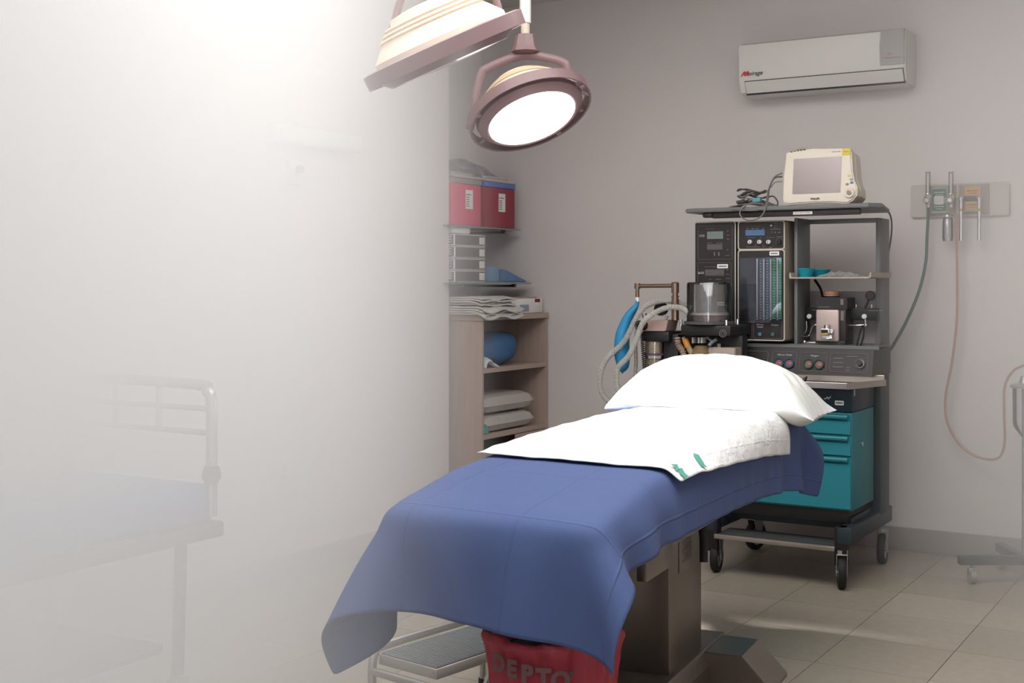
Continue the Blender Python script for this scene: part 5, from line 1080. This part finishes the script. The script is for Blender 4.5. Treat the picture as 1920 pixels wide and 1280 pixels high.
k = NB(); prism(k, [(-.30, .0), (.27, 0), (.22, .14), (-.22, .16)], 1.4, 1.9, .03, axis='Y'); bmesh.ops.translate(k, vec=(0, 0, .721), verts=k.verts); k2 = obj('dark_cushion', k, M_dgrey, None); k2.location = RM(-3.2, 0, 0); room(k2); tag(k2, 'dark grey cushion lying on the blue stretcher mattress', 'cushion')
# outlet, strip fixture and small bracket on the left wall
ou = rthing('wall_outlet', 'white duplex power outlet low on the left wall', 'outlet', (0, 0, 0))
p, q = L(520, 910), L(544, 862)
k = NB(); bx(k, AL, AL+.006, p.y, q.y, p.z, q.z, .003); pl = obj('cover_plate', k, M_white, ou)
for z in (p.z+(q.z-p.z)*.28, p.z+(q.z-p.z)*.70):
    k = NB(); bx(k, AL+.006, AL+.009, p.y+.022, q.y-.022, z-.016, z+.016, .003); so_ = obj('socket', k, M_beige, pl)
    k = NB(); ym = (p.y+q.y)/2; bx(k, AL+.009, AL+.0095, ym-.008, ym-.005, z-.006, z+.007); bx(k, AL+.009, AL+.0095, ym+.005, ym+.008, z-.006, z+.007); obj('slot', k, M_ink, so_, smooth=False)
p, q = L(500, 262), L(657, 262)
fx_ = rthing('wall_light', 'long pale strip light fixture high on the left wall', 'wall light', (0, 0, 0))
k = NB(); bx(k, AL, AL+.07, p.y, q.y, 1.975, 2.055, .006); obj('body', k, M_ac, fx_); k = NB(); bx(k, AL+.07, AL+.078, p.y+.01, q.y-.01, 1.985, 2.045, .002); obj('diffuser', k, M_white, fx_)
k = NB(); p = L(535, 345); q = L(565, 298); bx(k, AL, AL+.03, p.y, q.y, p.z, p.z+.11, .004); br_ = obj('wall_box', k, M_ac); room(br_); tag(br_, 'small white box on the left wall below the strip light', 'wall box')
k = NB(); cyl(k, (AL+.03, (p.y+q.y)/2, p.z+.07), (AL+.05, (p.y+q.y)/2, p.z+.07), .02, 20); obj('dial', k, M_dgrey, br_)

# ------------------------------------------------------------------ added fog volumes standing in for a pale vignette, dense at left
if HAZE:
    m = bpy.data.materials.new('vignette_haze'); m.use_nodes = True; nt = m.node_tree; nt.nodes.clear()
    out = nt.nodes.new('ShaderNodeOutputMaterial'); vs = nt.nodes.new('ShaderNodeVolumeScatter'); vs.inputs['Color'].default_value = (.97, .97, .97, 1); vs.inputs['Anisotropy'].default_value = .0
    tc = nt.nodes.new('ShaderNodeTexCoord'); sp_ = nt.nodes.new('ShaderNodeSeparateXYZ'); nt.links.new(tc.outputs['Object'], sp_.inputs[0])
    mr = nt.nodes.new('ShaderNodeMapRange'); mr.inputs[1].default_value = 0; mr.inputs[2].default_value = -3.0; mr.inputs[3].default_value = 0; mr.inputs[4].default_value = 3
    nt.links.new(sp_.outputs[0], mr.inputs[0])
    pw = nt.nodes.new('ShaderNodeMath'); pw.operation = 'POWER'; pw.inputs[1].default_value = HZP; nt.links.new(mr.outputs[0], pw.inputs[0])
    hz_ = nt.nodes.new('ShaderNodeMapRange'); hz_.inputs[1].default_value = 0; hz_.inputs[2].default_value = 3; hz_.inputs[3].default_value = 1.08*HZD; hz_.inputs[4].default_value = .9*HZD; nt.links.new(sp_.outputs[2], hz_.inputs[0])
    ml = nt.nodes.new('ShaderNodeMath'); ml.operation = 'MULTIPLY'; nt.links.new(pw.outputs[0], ml.inputs[0]); nt.links.new(hz_.outputs[0], ml.inputs[1]); nt.links.new(ml.outputs[0], vs.inputs['Density'])
    nt.links.new(vs.outputs[0], out.inputs['Volume'])
    q1, q2 = RM(AL+.03, BP, 0), RM(AL+.03, .2, 0)
    k = NB(); prism(k, [(.1, .8), (.1, 6.9), (q1.x, q1.y), (q2.x, q2.y), (-1.3, .8)], .004, ZC-.02, axis='Z')
    hz = obj('vignette_haze', k, m, None, smooth=False)
    m2_ = m.copy(); m2_.name = 'vignette_haze_thin'; n2_ = m2_.node_tree
    for nd in n2_.nodes:
        if nd.type == 'MAP_RANGE' and nd.inputs[2].default_value < 0: nd.inputs[1].default_value = 1.5; nd.inputs[2].default_value = 2.9; nd.inputs[4].default_value = 2
        elif nd.type == 'MAP_RANGE': nd.inputs[3].default_value = .40; nd.inputs[4].default_value = .32
        elif nd.type == 'MATH' and nd.operation == 'POWER': nd.inputs[1].default_value = 1.0
    q3 = RM(-.6, BB-.02, 0); k = NB(); prism(k, [(1.5, 2.4), (2.86, 3.2), (q3.x, q3.y), (1.5, 6.70)], .004, ZC-.02, axis='Z')  # second added fog volume, for the fainter right edge of the vignette
    h2 = obj('vignette_haze', k, m2_, None, smooth=False); tag(h2, 'added thin fog volume imitating the vignette on the right side', 'vignette_haze', None, 'stuff')
    tag(hz, 'added fog volume imitating a pale vignette on the left side', 'vignette_haze', None, 'stuff')
